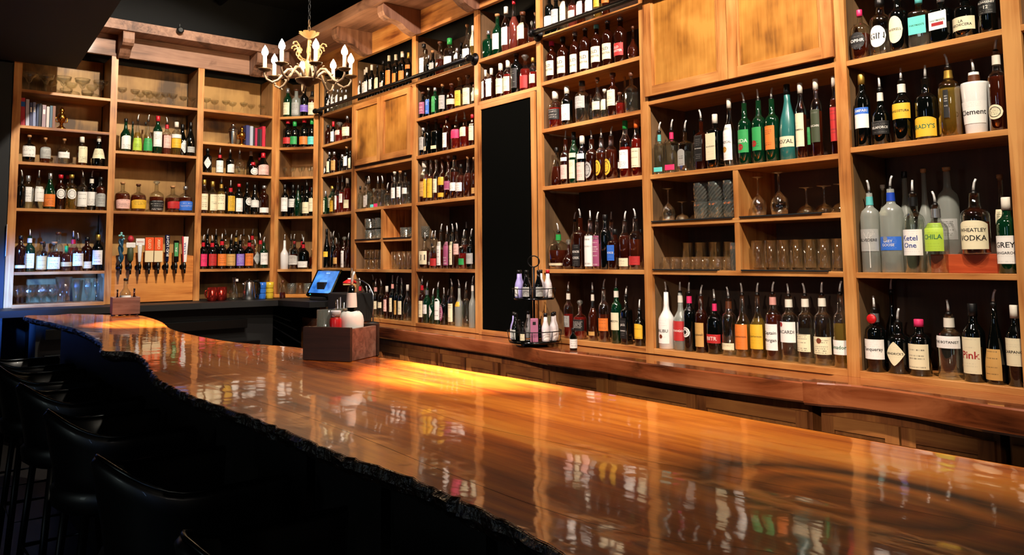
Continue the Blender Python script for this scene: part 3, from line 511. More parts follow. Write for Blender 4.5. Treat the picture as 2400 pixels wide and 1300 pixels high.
# bar body: panelled dark front
MB().prism([(1.0, -.9), (1.22, -.9), (1.22, 2.6), (1.08, 3.2), (1.05, 5.3), (.98, 5.6), (.92, 5.6), (.92, 3.2), (1.0, 2.6)], 0, ZB-.046).build('body', 'panel_dark', bar)
for k in range(8):
    y0 = -.8+k*.42; MB().box(.975, .998, y0, y0+.36, .15, .98, bev=.004).build('front_panel', 'panel_dark', bar)
tag(MB().tube([(.955, -.9, .22), (.955, 5.4, .22)], .015, 10).build('foot_rail', 'brass_dark'), 'dark metal foot rail along the bottom of the bar', 'rail')
BOTTLES=[
('A','third_shelf','L',[(0.939,7.434,2.258,0.225,0.0478,'f','k','c',0,[('W',0.044,0.133,'rect','')]),
(1.052,7.427,2.258,0.213,0.0403,'f','w','c',0,[('S',0.039,0.134,'arch','')]),
(1.190,7.430,2.258,0.217,0.0434,'f','c','c',0,[('W',0.053,0.102,'rect','')]),
(1.322,7.429,2.258,0.246,0.0422,'s','w','W',0,[('C',0.023,0.161,'rect','')]),
(1.452,7.438,2.258,0.264,0.0522,'c','k','W',0,[('C',0.068,0.153,'rect','')])]),
('A','fourth_shelf','L',[(0.896,7.404,1.882,0.302,0.0301,'s','k','p',0,[]),
(0.946,7.459,1.882,0.272,0.0418,'w','c','S',0,[('W',0.056,0.177,'rect','')]),
(1.015,7.414,1.882,0.307,0.0399,'w','c','p',0,[('W',0.059,0.181,'rect','')]),
(1.098,7.430,1.882,0.298,0.0430,'b','g','S',0,[('O',0.021,0.123,'rect','')]),
(1.179,7.458,1.882,0.293,0.0410,'s','a','R',0,[('W',0.091,0.173,'oval','')]),
(1.246,7.562,1.882,0.301,0.0263,'s','a','R',1,[]),
(1.253,7.417,1.882,0.295,0.0425,'s','y','Y',0,[('W',0.088,0.172,'oval','')]),
(1.338,7.426,1.882,0.331,0.0410,'s','c','p',0,[('W',0.029,0.154,'rect','')]),
(1.412,7.461,1.882,0.334,0.0400,'s','k','p+W',0,[('W',0.042,0.158,'rect','')]),
(1.474,7.412,1.882,0.286,0.0377,'s','w','k',0,[('S',0.033,0.145,'arch','')])]),
('A','fifth_shelf','L',[(0.907,7.415,1.373,0.291,0.0410,'s','a','k',0,[('C',0.03,0.054,'rect','')]),
(0.976,7.463,1.373,0.335,0.0416,'w','g','p+W',0,[('W',0.029,0.148,'rect','')]),
(1.065,7.466,1.373,0.245,0.0457,'s','w','c',0,[('T',0.017,0.128,'rect','')]),
(1.094,7.562,1.373,0.235,0.0229,'s','a','k',1,[]),
(1.146,7.420,1.373,0.242,0.0464,'s','w','c',0,[('C',0.021,0.117,'rect','')]),
(1.194,7.562,1.373,0.327,0.0414,'s','w','B',1,[]),
(1.236,7.431,1.373,0.210,0.0420,'f','w','G',0,[('T',0.04,0.076,'rect','')]),
(1.308,7.562,1.373,0.329,0.0422,'s','p','p+R',1,[]),
(1.319,7.416,1.373,0.309,0.0416,'s','w','p',0,[('C',0.044,0.147,'rect','')]),
(1.393,7.456,1.373,0.284,0.0411,'s','a','k',0,[('C',0.022,0.079,'rect','')]),
(1.469,7.417,1.373,0.305,0.0428,'w','k','Y',0,[('W',0.052,0.173,'rect','')])]),
('B','second_shelf','L',[(1.659,7.429,2.401,0.294,0.0423,'l','g','k',0,[('W',0.023,0.142,'arch','')]),
(1.745,7.562,2.401,0.296,0.0232,'c','g','k',1,[]),
(1.756,7.431,2.401,0.336,0.0406,'c','y','p',0,[('L',0.018,0.129,'rect','')]),
(1.853,7.562,2.401,0.302,0.0235,'c','y','k',1,[]),
(1.839,7.418,2.401,0.340,0.0411,'c','y','p',0,[('G',0.02,0.132,'rect','')]),
(1.921,7.423,2.401,0.344,0.0401,'w','g','R',0,[('W',0.064,0.2,'rect','')]),
(2.000,7.426,2.401,0.336,0.0370,'s','p','p+R',0,[('P',0.059,0.173,'rect','')]),
(2.081,7.423,2.401,0.306,0.0425,'s','y','W',0,[('W',0.156,0.19,'rect',''),('Y',0.066,0.152,'rect','')]),
(2.149,7.477,2.401,0.299,0.0429,'b','k','k',0,[('W',0.029,0.153,'diamond','')]),
(2.202,7.412,2.401,0.314,0.0382,'b','k','k',0,[('S',0.033,0.086,'rect','')])]),
('B','third_shelf','L',[(1.653,7.444,1.882,0.255,0.0598,'f','w','c',0,[('P',0.023,0.104,'arch','')]),
(1.781,7.447,1.882,0.245,0.0632,'f','w','c',0,[('Y',0.027,0.104,'arch','')]),
(1.931,7.447,1.882,0.281,0.0623,'f','w','o',0,[('K',0.016,0.104,'arch','')]),
(2.070,7.448,1.882,0.243,0.0636,'f','w','c',0,[('R',0.037,0.102,'arch','')]),
(2.177,7.437,1.882,0.244,0.0630,'f','w','S',0,[('B',0.023,0.106,'arch','')])]),
('C','third_shelf','L',[(2.364,7.425,2.258,0.229,0.0379,'s','k','k',0,[('W',0.041,0.142,'diamond','')]),
(2.476,7.423,2.258,0.238,0.0355,'s','k','p+R',0,[('W',0.011,0.122,'rect','')]),
(2.573,7.425,2.258,0.250,0.0379,'s','k','p',0,[('W',0.017,0.096,'arch','')]),
(2.666,7.434,2.258,0.254,0.0480,'j','c','p',0,[]),
(2.823,7.562,2.258,0.257,0.0417,'b','k','W',1,[]),
(2.797,7.433,2.258,0.131,0.0472,'s','k','R',0,[('W',0.007,0.073,'oval','')]),
(2.910,7.562,2.258,0.200,0.0316,'s','a','R',1,[]),
(2.894,7.429,2.258,0.229,0.0546,'b','k','R',0,[('P',0.012,0.112,'arch','')])]),
('C','fourth_shelf','L',[(2.339,7.420,1.882,0.313,0.0361,'w','w','Y',0,[('C',0.032,0.181,'rect','')]),
(2.417,7.427,1.882,0.302,0.0409,'w','y','Y',0,[('C',0.03,0.179,'rect','')]),
(2.500,7.437,1.882,0.343,0.0413,'w','y','p+Y',0,[('C',0.037,0.183,'rect','')]),
(2.583,7.562,1.882,0.274,0.0251,'s','k','k',1,[]),
(2.582,7.420,1.882,0.311,0.0406,'s','k','p+R',0,[('Y',0.029,0.171,'rect','')]),
(2.662,7.425,1.882,0.291,0.0376,'s','k','R',0,[('W',0.027,0.153,'rect','')]),
(2.741,7.426,1.882,0.309,0.0403,'l','k','k',0,[('W',0.088,0.162,'oval','')]),
(2.822,7.442,1.882,0.292,0.0407,'b','k','k',0,[('W',0.074,0.144,'arch','')]),
(2.905,7.418,1.882,0.286,0.0442,'s','a','S',0,[('W',0.023,0.072,'rect','')])]),
('C','fifth_shelf','L',[(2.343,7.423,1.373,0.307,0.0359,'s','k','p+R',0,[('N',0.026,0.138,'rect','')]),
(2.423,7.562,1.373,0.369,0.0345,'s','k','p',1,[]),
(2.426,7.428,1.373,0.303,0.0407,'s','k','p+R',0,[('R',0.03,0.138,'rect','')]),
(2.503,7.562,1.373,0.365,0.0349,'s','k','p',1,[]),
(2.515,7.428,1.373,0.320,0.0412,'s','k','p+R',0,[('O',0.029,0.138,'rect','')]),
(2.593,7.562,1.373,0.367,0.0353,'s','p','p',1,[]),
(2.601,7.430,1.373,0.315,0.0416,'s','k','p',0,[('T',0.028,0.137,'rect','')]),
(2.693,7.562,1.373,0.358,0.0357,'s','k','p+Y',1,[]),
(2.686,7.431,1.373,0.311,0.0421,'s','k','p',0,[('V',0.027,0.137,'rect','')]),
(2.766,7.562,1.373,0.369,0.0349,'s','p','p',1,[]),
(2.770,7.421,1.373,0.307,0.0414,'s','k','p+R',0,[('O',0.026,0.142,'rect','')]),
(2.851,7.562,1.373,0.376,0.0352,'s','p','p+R',1,[]),
(2.843,7.458,1.373,0.270,0.0383,'s','c','p',0,[('S',0.036,0.158,'diamond','')]),
(2.912,7.510,1.373,0.332,0.0356,'s','c','p+R',1,[]),
(2.909,7.414,1.373,0.292,0.0398,'s','g','p',0,[('W',0.035,0.147,'rect','')])]),
('D','top_shelf','D',[(3.096,7.340,2.841,0.293,0.0415,'w','g','S',0,[('C',0.025,0.147,'rect','')]),
(3.157,7.277,2.841,0.280,0.0447,'s','z','c',0,[('S',0.021,0.143,'rect','')]),
(3.209,7.207,2.841,0.289,0.0404,'s','k','k',0,[('V',0.047,0.115,'rect','')]),
(3.265,7.147,2.841,0.251,0.0405,'t','w','k',0,[('C',0.014,0.135,'rect','')])]),
('D','second_shelf','D',[(3.103,7.340,2.539,0.272,0.0466,'s','k','R',0,[('R',0.041,0.104,'rect','')]),
(3.149,7.285,2.539,0.263,0.0445,'s','k','G',0,[('G',0.033,0.11,'rect','')]),
(3.215,7.212,2.539,0.277,0.0467,'s','k','R',0,[('O',0.029,0.107,'rect','')]),
(3.265,7.147,2.539,0.275,0.0403,'s','k','G',0,[('A',0.026,0.103,'rect','')])]),
('D','fourth_shelf','D',[(3.078,7.333,1.867,0.315,0.0357,'w','k','k',0,[('W',0.051,0.186,'rect','')]),
(3.154,7.314,1.867,0.313,0.0405,'w','k','k',0,[('W',0.093,0.174,'rect','')]),
(3.171,7.236,1.867,0.306,0.0382,'b','g','k',0,[]),
(3.264,7.352,1.867,0.313,0.0243,'w','k','k',1,[]),
(3.241,7.191,1.867,0.347,0.0430,'w','k','p',0,[('C',0.03,0.138,'rect','')]),
(3.323,7.284,1.867,0.305,0.0341,'w','k','R',1,[]),
(3.259,7.123,1.867,0.279,0.0262,'w','k','k',0,[('C',0.045,0.174,'rect','')])]),
('D','fifth_shelf','D',[(3.084,7.334,1.361,0.326,0.0391,'l','m','p',0,[]),
(3.198,7.449,1.361,0.335,0.0266,'s','w','p',1,[]),
(3.162,7.292,1.361,0.330,0.0475,'s','w','p',0,[('W',0.044,0.135,'arch','')]),
(3.209,7.388,1.361,0.273,0.0338,'s','k','R',1,[]),
(3.273,7.349,1.361,0.333,0.0399,'s','a','p+R',1,[('W',0.086,0.162,'rect','')]),
(3.222,7.211,1.361,0.301,0.0523,'f','k','p+R',0,[('W',0.017,0.075,'rect','')]),
(3.337,7.268,1.361,0.194,0.0278,'f','w','c',1,[])]),
('E','railed_shelf','R',[(3.305,6.913,2.835,0.243,0.0231,'s','k','k',0,[]),
(3.317,6.879,2.835,0.188,0.0206,'w','c','S',0,[('W',0.027,0.141,'rect','')]),
(3.321,6.801,2.835,0.232,0.0262,'s','c','S',0,[('W',0.042,0.174,'rect','')]),
(3.319,6.710,2.835,0.207,0.0237,'s','c','S',0,[('W',0.047,0.159,'rect','')]),
(3.316,6.618,2.835,0.186,0.0201,'s','c','S',0,[('W',0.052,0.117,'rect','')]),
(3.316,6.533,2.835,0.175,0.0200,'s','c','S',0,[('W',0.057,0.121,'rect','')])]),
('E','second_shelf','R',[(3.319,6.903,2.537,0.194,0.0332,'s','a','k',0,[]),
(3.321,6.798,2.537,0.213,0.0261,'w','k','R',0,[('W',0.021,0.115,'rect','')]),
(3.334,6.697,2.537,0.195,0.0426,'s','r','o',0,[('P',0.07,0.116,'rect','')]),
(3.336,6.541,2.537,0.233,0.0443,'f','w','S',0,[('C',0.041,0.123,'rect','')])]),
('E','third_shelf','R',[(3.314,6.904,2.253,0.118,0.0315,'b','k','k',0,[('W',0.012,0.068,'oval','')]),
(3.324,6.876,2.253,0.216,0.0295,'s','k','S',0,[('C',0.021,0.124,'rect','')]),
(3.325,6.779,2.253,0.207,0.0316,'s','a','S',0,[('T',0.03,0.123,'rect','')]),
(3.438,6.909,2.253,0.219,0.0224,'s','k','k',1,[]),
(3.322,6.608,2.253,0.163,0.0278,'s','k','S',0,[]),
(3.326,6.523,2.253,0.227,0.0331,'s','k','c',0,[('W',0.047,0.133,'rect','')]),
(3.315,6.439,2.253,0.176,0.0185,'s','k','k',0,[('C',0.019,0.108,'rect','')])]),
('E','fourth_shelf','R',[(3.305,6.913,1.876,0.221,0.0229,'w','g','S',0,[('C',0.021,0.151,'rect','')]),
(3.359,6.881,1.876,0.270,0.0387,'w','g','Y',0,[('C',0.063,0.156,'rect','')]),
(3.323,6.799,1.876,0.239,0.0281,'l','y','k',0,[('Y',0.022,0.124,'rect','')]),
(3.418,6.910,1.876,0.290,0.0258,'s','a','k',1,[]),
(3.324,6.697,1.876,0.338,0.0302,'s','r','p',0,[('W',0.035,0.163,'rect','')]),
(3.324,6.607,1.876,0.335,0.0298,'s','r','p',0,[('W',0.093,0.175,'rect','')]),
(3.327,6.511,1.876,0.313,0.0340,'s','r','W',0,[('C',0.038,0.114,'rect','')])]),
('E','fifth_shelf','R',[(3.313,6.897,1.373,0.366,0.0312,'b','k','k',0,[('Y',0.102,0.152,'rect','')]),
(3.365,6.911,1.373,0.330,0.0215,'s','a','p',1,[]),
(3.320,6.775,1.373,0.334,0.0268,'s','k','p',0,[]),
(3.326,6.716,1.373,0.269,0.0311,'s','a','p',0,[('T',0.037,0.096,'rect','')]),
(3.450,6.908,1.373,0.322,0.0222,'s','a','p',1,[]),
(3.325,6.558,1.373,0.283,0.0307,'w','a','o',0,[('W',0.002,0.188,'rect','')]),
(3.319,6.468,1.373,0.307,0.0238,'s','a','p',0,[])]),
('F','railed_shelf','R',[(3.300,6.238,2.850,0.189,0.0184,'s','k','S',0,[('W',0.057,0.146,'rect','')]),
(3.342,6.221,2.850,0.291,0.0249,'w','k','W',0,[('W',0.053,0.168,'rect','')]),
(3.320,6.153,2.850,0.294,0.0246,'w','k','W',0,[('W',0.059,0.164,'rect','')]),
(3.321,6.061,2.850,0.299,0.0265,'w','k','W',0,[('W',0.077,0.165,'rect','')]),
(3.321,5.961,2.850,0.279,0.0262,'l','k','k',0,[('C',0.06,0.164,'rect','')]),
(3.325,5.866,2.850,0.295,0.0312,'s','k','k',0,[('P',0.034,0.102,'rect','')]),
(3.325,5.766,2.850,0.321,0.0309,'w','k','W',0,[('O',0.058,0.189,'rect','')]),
(3.326,5.654,2.850,0.307,0.0326,'s','k','W',0,[('O',0.051,0.142,'rect','')]),
(3.326,5.550,2.850,0.310,0.0322,'s','k','W',0,[('O',0.057,0.143,'rect','')]),
(3.322,5.447,2.850,0.279,0.0268,'w','k','Y',0,[('O',0.141,0.174,'rect','')])]),
('F','middle_shelf','R',[(3.308,6.230,1.888,0.205,0.0257,'q','c','k',0,[]),
(3.365,6.226,1.888,0.298,0.0300,'s','c','k',1,[]),
(3.347,6.164,1.888,0.275,0.0330,'q','c','p',0,[('W',0.018,0.117,'rect','')]),
(3.324,6.095,1.888,0.274,0.0305,'q','c','p',0,[('W',0.029,0.119,'rect','')]),
(3.321,6.009,1.888,0.169,0.0260,'q','c','o',0,[('A',0.004,0.029,'rect','')]),
(3.323,5.942,1.888,0.261,0.0290,'q','c','p',0,[('N',0.004,0.033,'rect','')]),
(3.324,5.863,1.888,0.258,0.0297,'q','c','p',0,[]),
(3.323,5.783,1.888,0.193,0.0285,'s','c','p',0,[]),
(3.470,5.953,1.888,0.275,0.0253,'s','c','p',1,[]),
(3.323,5.663,1.888,0.282,0.0292,'s','c','c',0,[('W',0.061,0.147,'rect','')]),
(3.324,5.576,1.888,0.281,0.0298,'s','c','c',0,[('W',0.064,0.148,'rect','')]),
(3.321,5.491,1.888,0.259,0.0266,'s','c','k',0,[('W',0.086,0.134,'rect','')]),
(3.317,5.431,1.888,0.181,0.0215,'d','c','k',0,[])]),
('F','counter','R',[(3.311,6.225,0.960,0.318,0.0283,'s','r','p+R',0,[('C',0.046,0.114,'rect','')]),
(3.314,6.160,0.960,0.218,0.0170,'s','a','k',0,[('T',0.047,0.118,'rect','')]),
(3.313,6.105,0.960,0.252,0.0168,'s','a','p',0,[]),
(3.319,6.060,0.960,0.232,0.0240,'s','a','S',0,[('O',0.052,0.14,'rect','')]),
(3.438,6.222,0.960,0.346,0.0277,'l','c','p',1,[]),
(3.326,5.979,0.960,0.316,0.0318,'s','c','p+P',0,[('C',0.071,0.137,'rect','')]),
(3.323,5.877,0.960,0.317,0.0287,'s','c','p',0,[('C',0.084,0.132,'rect','')]),
(3.322,5.782,0.960,0.267,0.0277,'s','a','W',0,[('P',0.06,0.158,'rect','')]),
(3.321,5.688,0.960,0.349,0.0267,'s','k','p+P',0,[('C',0.061,0.173,'rect','')]),
(3.320,5.614,0.960,0.344,0.0243,'s','k','p',0,[('T',0.042,0.156,'rect','')]),
(3.326,5.550,0.960,0.328,0.0318,'s','k','p',0,[('C',0.046,0.153,'rect','')]),
(3.326,5.461,0.960,0.285,0.0329,'l','c','W',0,[])]),
('G','railed_shelf','R',[(3.318,5.210,2.850,0.298,0.0360,'s','c','k',0,[('W',0.045,0.179,'rect','')]),
(3.319,5.141,2.850,0.194,0.0240,'f','k','S',0,[]),
(3.323,5.088,2.850,0.219,0.0286,'s','k','c',0,[('S',0.063,0.118,'rect','')]),
(3.330,4.998,2.850,0.271,0.0379,'s','w','c',0,[]),
(3.336,4.875,2.850,0.271,0.0447,'s','c','G',0,[('W',0.063,0.123,'rect','')]),
(3.320,4.754,2.850,0.166,0.0248,'s','c','S',0,[('W',0.081,0.133,'arch','')]),
(3.470,4.911,2.850,0.267,0.0238,'s','k','k',1,[]),
(3.329,4.636,2.850,0.320,0.0362,'l','c','c',0,[('W',0.062,0.131,'rect','')]),
(3.318,4.549,2.850,0.289,0.0224,'w','y','W',0,[('C',0.134,0.25,'rect','')])]),
('G','second_shelf','R',[(3.313,5.215,2.550,0.211,0.0310,'s','k','c',0,[('M',0.033,0.127,'rect','')]),
(3.321,5.143,2.550,0.232,0.0268,'s','k','c',0,[('B',0.024,0.137,'rect','')]),
(3.324,5.057,2.550,0.221,0.0293,'s','g','S',0,[('G',0.026,0.149,'rect','')]),
(3.325,4.953,2.550,0.229,0.0309,'s','k','c',0,[('S',0.033,0.139,'rect','')]),
(3.333,4.842,2.550,0.214,0.0407,'s','a','c',0,[('C',0.051,0.092,'rect','')]),
(3.330,4.735,2.550,0.239,0.0373,'s','y','c',0,[('Y',0.024,0.138,'rect','')]),
(3.330,4.632,2.550,0.238,0.0378,'s','c','c',0,[('C',0.019,0.138,'rect','')]),
(3.313,4.537,2.550,0.149,0.0159,'s','c','c',0,[('C',0.029,0.137,'rect','')])]),
('G','third_shelf','R',[(3.315,5.213,2.253,0.223,0.0328,'s','k','S',0,[('S',0.044,0.145,'rect','')]),
(3.327,5.160,2.253,0.270,0.0335,'q','k','B',0,[('C',0.033,0.068,'rect','')]),
(3.328,5.050,2.253,0.270,0.0349,'q','k','B',0,[('C',0.036,0.062,'rect','')]),
(3.470,5.191,2.253,0.265,0.0216,'s','k','R',1,[]),
(3.328,4.898,2.253,0.286,0.0353,'s','a','R',0,[('W',0.03,0.141,'rect','')]),
(3.333,4.784,2.253,0.266,0.0411,'s','r','p',0,[('N',0.085,0.151,'rect','')]),
(3.331,4.672,2.253,0.267,0.0387,'s','r','p',0,[('C',0.086,0.155,'rect','')]),
(3.322,4.565,2.253,0.235,0.0275,'s','a','R',0,[('C',0.043,0.164,'rect','')])]),
('G','fourth_shelf','R',[(3.320,5.208,1.888,0.323,0.0376,'s','w','W',0,[('T',0.045,0.161,'rect','')]),
(3.324,5.183,1.888,0.328,0.0295,'l','w','S',0,[('Y',0.034,0.18,'rect','')]),
(3.324,5.117,1.888,0.329,0.0303,'l','w','S',0,[('Y',0.03,0.178,'rect','')]),
(3.321,5.036,1.888,0.316,0.0262,'s','w','c',0,[('C',0.063,0.168,'rect','')]),
(3.328,4.965,1.888,0.332,0.0344,'l','a','c',0,[('Y',0.116,0.176,'rect',''),('Y',0.024,0.057,'rect','')]),
(3.327,4.881,1.888,0.331,0.0340,'l','a','c',0,[('M',0.073,0.139,'rect','')]),
(3.328,4.803,1.888,0.326,0.0356,'s','w','k',0,[('W',0.06,0.122,'rect','')]),
(3.330,4.723,1.888,0.252,0.0379,'f','w','k',0,[('W',0.051,0.115,'rect','')]),
(3.327,4.631,1.888,0.300,0.0339,'l','w','c',0,[]),
(3.314,4.541,1.888,0.283,0.0176,'s','w','c',0,[('T',0.022,0.064,'rect','')])]),
('G','fifth_shelf','R',[(3.325,5.203,1.373,0.272,0.0431,'f','w','p',0,[('C',0.034,0.136,'rect','KN')]),
(3.345,5.133,1.373,0.193,0.0283,'f','w','k',0,[('W',0.03,0.053,'rect','')]),
(3.395,5.215,1.373,0.287,0.0264,'s','w','p',1,[]),
(3.328,5.066,1.373,0.282,0.0393,'s','w','p',0,[('R',0.023,0.079,'rect','')]),
(3.326,4.981,1.373,0.331,0.0323,'s','w','p',0,[('W',0.027,0.203,'rect','')]),
(3.323,4.894,1.373,0.313,0.0292,'s','w','p',0,[('M',0.027,0.201,'rect','')]),
(3.470,5.042,1.373,0.366,0.0255,'s','k','k',1,[]),
(3.321,4.817,1.373,0.324,0.0271,'s','w','p',0,[('C',0.031,0.2,'rect','')]),
(3.320,4.761,1.373,0.329,0.0269,'s','w','p',0,[('P',0.106,0.184,'rect','')]),
(3.333,4.697,1.373,0.277,0.0375,'s','r','p',0,[('G',0.031,0.077,'rect','')]),
(3.470,4.853,1.373,0.343,0.0249,'s','w','p',1,[]),
(3.329,4.598,1.373,0.281,0.0361,'s','k','p',0,[('S',0.038,0.114,'rect','')])]),
('G','counter','R',[(3.309,5.219,0.960,0.349,0.0268,'s','a','p+R',0,[('C',0.043,0.167,'rect','')]),
(3.325,5.174,0.960,0.313,0.0318,'w','g','p+S',0,[('W',0.07,0.14,'rect','')]),
(3.324,5.089,0.960,0.256,0.0295,'s','g','p',0,[('W',0.045,0.139,'diamond','')]),
(3.320,5.015,0.960,0.313,0.0254,'s','g','p',0,[('W',0.033,0.19,'arch','')]),
(3.325,4.940,0.960,0.265,0.0309,'s','k','p',0,[('M',0.028,0.15,'oval','')]),
(3.470,5.103,0.960,0.246,0.0193,'s','k','p',1,[('A',-0.002,0.152,'rect','')]),
(3.323,4.833,0.960,0.334,0.0292,'s','c','p',0,[('C',0.029,0.161,'rect','')]),
(3.325,4.742,0.960,0.330,0.0314,'l','z','p',0,[('Y',0.143,0.177,'rect','')]),
(3.323,4.657,0.960,0.317,0.0286,'s','c','p',0,[]),
(3.322,4.573,0.960,0.358,0.0277,'l','z','p+W',0,[])]),
('H','upper_shelf','R',[(3.326,4.372,2.855,0.205,0.0444,'f','g','S',0,[]),
(3.329,4.272,2.855,0.302,0.0368,'w','g','c',0,[('W',0.044,0.156,'rect','')]),
(3.327,4.171,2.855,0.328,0.0336,'w','p','W',0,[('W',0.053,0.177,'rect','')]),
(3.328,4.086,2.855,0.354,0.0349,'l','p','R',0,[]),
(3.332,3.997,2.855,0.248,0.0397,'s','w','B',0,[('C',0.056,0.17,'rect','')]),
(3.319,3.890,2.855,0.158,0.0243,'d','w','o',0,[]),
(3.470,4.031,2.855,0.283,0.0156,'s','w','c',1,[])]),
('H','lower_shelf','R',[(3.310,4.389,2.550,0.229,0.0270,'q','a','W',0,[('W',0.024,0.144,'rect','')]),
(3.327,4.343,2.550,0.234,0.0333,'q','a','W',0,[('W',0.029,0.155,'rect','')]),
(3.328,4.238,2.550,0.247,0.0346,'s','a','W',0,[('C',0.03,0.136,'rect','')]),
(3.327,4.155,2.550,0.252,0.0333,'s','r','W',0,[('C',0.034,0.135,'rect','')]),
(3.333,4.070,2.550,0.298,0.0418,'s','k','k',0,[('K',0.039,0.175,'rect','X')]),
(3.329,3.973,2.550,0.255,0.0368,'s','r','o',0,[('R',0.023,0.108,'rect','')]),
(3.320,3.883,2.550,0.214,0.0251,'s','r','Y',0,[('C',0.041,0.1,'rect','')])]),
('I','railed_shelf','R',[(3.314,3.709,2.870,0.282,0.0322,'s','k','k',0,[('W',0.055,0.123,'rect','')]),
(3.326,3.656,2.870,0.245,0.0318,'s','k','k',0,[('S',0.065,0.157,'rect','')]),
(3.323,3.577,2.870,0.258,0.0289,'w','c','k',0,[('C',0.064,0.191,'rect','')]),
(3.324,3.499,2.870,0.223,0.0302,'s','p','k',0,[('P',0.057,0.11,'rect','')]),
(3.325,3.424,2.870,0.216,0.0306,'s','w','k',0,[('W',0.059,0.15,'rect','')]),
(3.324,3.347,2.870,0.208,0.0303,'s','c','k',0,[('W',0.066,0.143,'rect','')]),
(3.321,3.277,2.870,0.188,0.0259,'s','y','k',0,[('Y',0.075,0.139,'rect','')]),
(3.320,3.209,2.870,0.182,0.0256,'s','w','c',0,[('O',0.082,0.133,'rect','')])]),
('I','second_shelf','R',[(3.326,3.703,2.568,0.266,0.0379,'s','a','N',0,[('C', 0.039, 0.134, 'rect', 'OLD FORESTER')]),
(3.330,3.600,2.568,0.271,0.0381,'s','a','k',0,[('C', 0.034, 0.14, 'rect', 'OLD FORESTER')]),
(3.327,3.486,2.568,0.281,0.0341,'s','a','S',0,[('C', 0.019, 0.131, 'rect', 'OLD FORESTER')]),
(3.328,3.396,2.568,0.296,0.0352,'s','a','S',0,[('C', 0.022, 0.131, 'rect', 'OLD FORESTER')]),
(3.328,3.299,2.568,0.283,0.0354,'s','a','A',0,[('C', 0.044, 0.139, 'rect', 'OLD FORESTER')]),
(3.328,3.206,2.568,0.295,0.0347,'s','a','S',0,[('C', 0.044, 0.138, 'rect', 'OLD FORESTER')]),
(3.332,3.107,2.568,0.287,0.0394,'s','a','S',0,[('R', 0.045, 0.119, 'rect', 'OLD FORESTER')]),
(3.327,3.006,2.568,0.199,0.0334,'d','w','c',0,[])]),
('I','third_shelf','R',[(3.335,3.685,2.264,0.242,0.0442,'s','r','W',0,[('K',0.056,0.123,'rect','')]),
(3.328,3.569,2.264,0.255,0.0352,'w','k','W',0,[('W',0.035,0.136,'rect','')]),
(3.335,3.439,2.264,0.265,0.0433,'s','c','k',0,[('S',0.092,0.166,'rect','')]),
(3.470,3.500,2.264,0.208,0.0174,'q','c','S',1,[]),
(3.327,3.298,2.264,0.258,0.0336,'l','c','B',0,[('C',0.06,0.11,'rect','')]),
(3.317,3.231,2.264,0.175,0.0231,'s','c','c',0,[('C',0.05,0.113,'rect','')]),
(3.329,3.173,2.264,0.263,0.0352,'s','a','B',0,[('C',0.065,0.158,'rect','')]),
(3.320,3.111,2.264,0.136,0.0249,'s','r','c',0,[]),
(3.470,3.209,2.264,0.268,0.0165,'s','w','c',1,[]),
(3.331,3.031,2.264,0.239,0.0386,'f','c','B',0,[])]),
('I','fourth_shelf','R',[(3.333,3.677,1.898,0.246,0.0413,'c','w','k',0,[]),
(3.326,3.585,1.898,0.333,0.0330,'s','a','p',0,[('W',0.148,0.171,'rect',''),('P',0.036,0.124,'rect','')]),
(3.325,3.510,1.898,0.323,0.0306,'w','g','k',0,[('C',0.163,0.19,'rect',''),('C',0.033,0.148,'rect','')]),
(3.327,3.437,1.898,0.290,0.0349,'w','k','W',0,[('W',0.147,0.178,'rect',''),('P',0.015,0.125,'rect','')]),
(3.332,3.361,1.898,0.308,0.0392,'s','a','p',0,[('S',0.024,0.121,'oval','')]),
(3.328,3.275,1.898,0.308,0.0348,'s','w','p',0,[('Y',0.032,0.124,'oval','')]),
(3.330,3.197,1.898,0.308,0.0380,'s','w','p',0,[('Y',0.028,0.123,'oval','')]),
(3.470,3.275,1.898,0.199,0.0206,'s','a','k',1,[('W',0.083,0.121,'rect','')]),
(3.328,3.083,1.898,0.333,0.0355,'w','r','G',0,[('W',0.054,0.161,'rect','')]),
(3.325,2.994,1.898,0.327,0.0313,'w','r','O',0,[('C',0.053,0.162,'rect','')])]),
('I','fifth_shelf','R',[(3.343,3.682,1.378,0.280,0.0587,'f','w','p+G',0,[('C',0.023,0.038,'rect','')]),
(3.333,3.579,1.378,0.183,0.0412,'d','a','o',0,[]),
(3.470,3.667,1.378,0.354,0.0267,'s','w','p',1,[]),
(3.335,3.473,1.378,0.359,0.0434,'q','a','p',0,[('K', 0.019, 0.15, 'rect', 'KNOB CREEK')]),
(3.330,3.382,1.378,0.343,0.0371,'s','w','p',0,[('W',0.019,0.2,'rect','')]),
(3.321,3.316,1.378,0.332,0.0284,'s','p','p',0,[('M',0.02,0.198,'rect','')]),
(3.326,3.254,1.378,0.320,0.0317,'s','k','k',0,[]),
(3.470,3.344,1.378,0.338,0.0360,'s','r','p',1,[]),
(3.330,3.182,1.378,0.232,0.0393,'q','a','k',0,[('B',0.052,0.141,'rect','KNOB')]),
(3.331,3.103,1.378,0.325,0.0379,'s','w','p',0,[('C',0.02,0.066,'rect','')]),
(3.333,3.024,1.378,0.336,0.0399,'s','w','p',0,[('R',0.027,0.076,'rect','')]),
(3.470,3.108,1.378,0.231,0.0155,'s','r','k',1,[('G',0.025,0.072,'rect','')])]),
('I','counter','R',[(3.323,3.577,0.960,0.334,0.0288,'s','r','p+W',0,[('S',0.069,0.136,'rect','')]),
(3.331,3.484,0.960,0.232,0.0384,'f','r','o',0,[('K',0.052,0.118,'rect','')]),
(3.322,3.365,0.960,0.334,0.0278,'l','w','p+W',0,[('T',0.032,0.055,'rect','')]),
(3.326,3.277,0.960,0.354,0.0328,'s','w','p',0,[('O',0.065,0.137,'rect','')]),
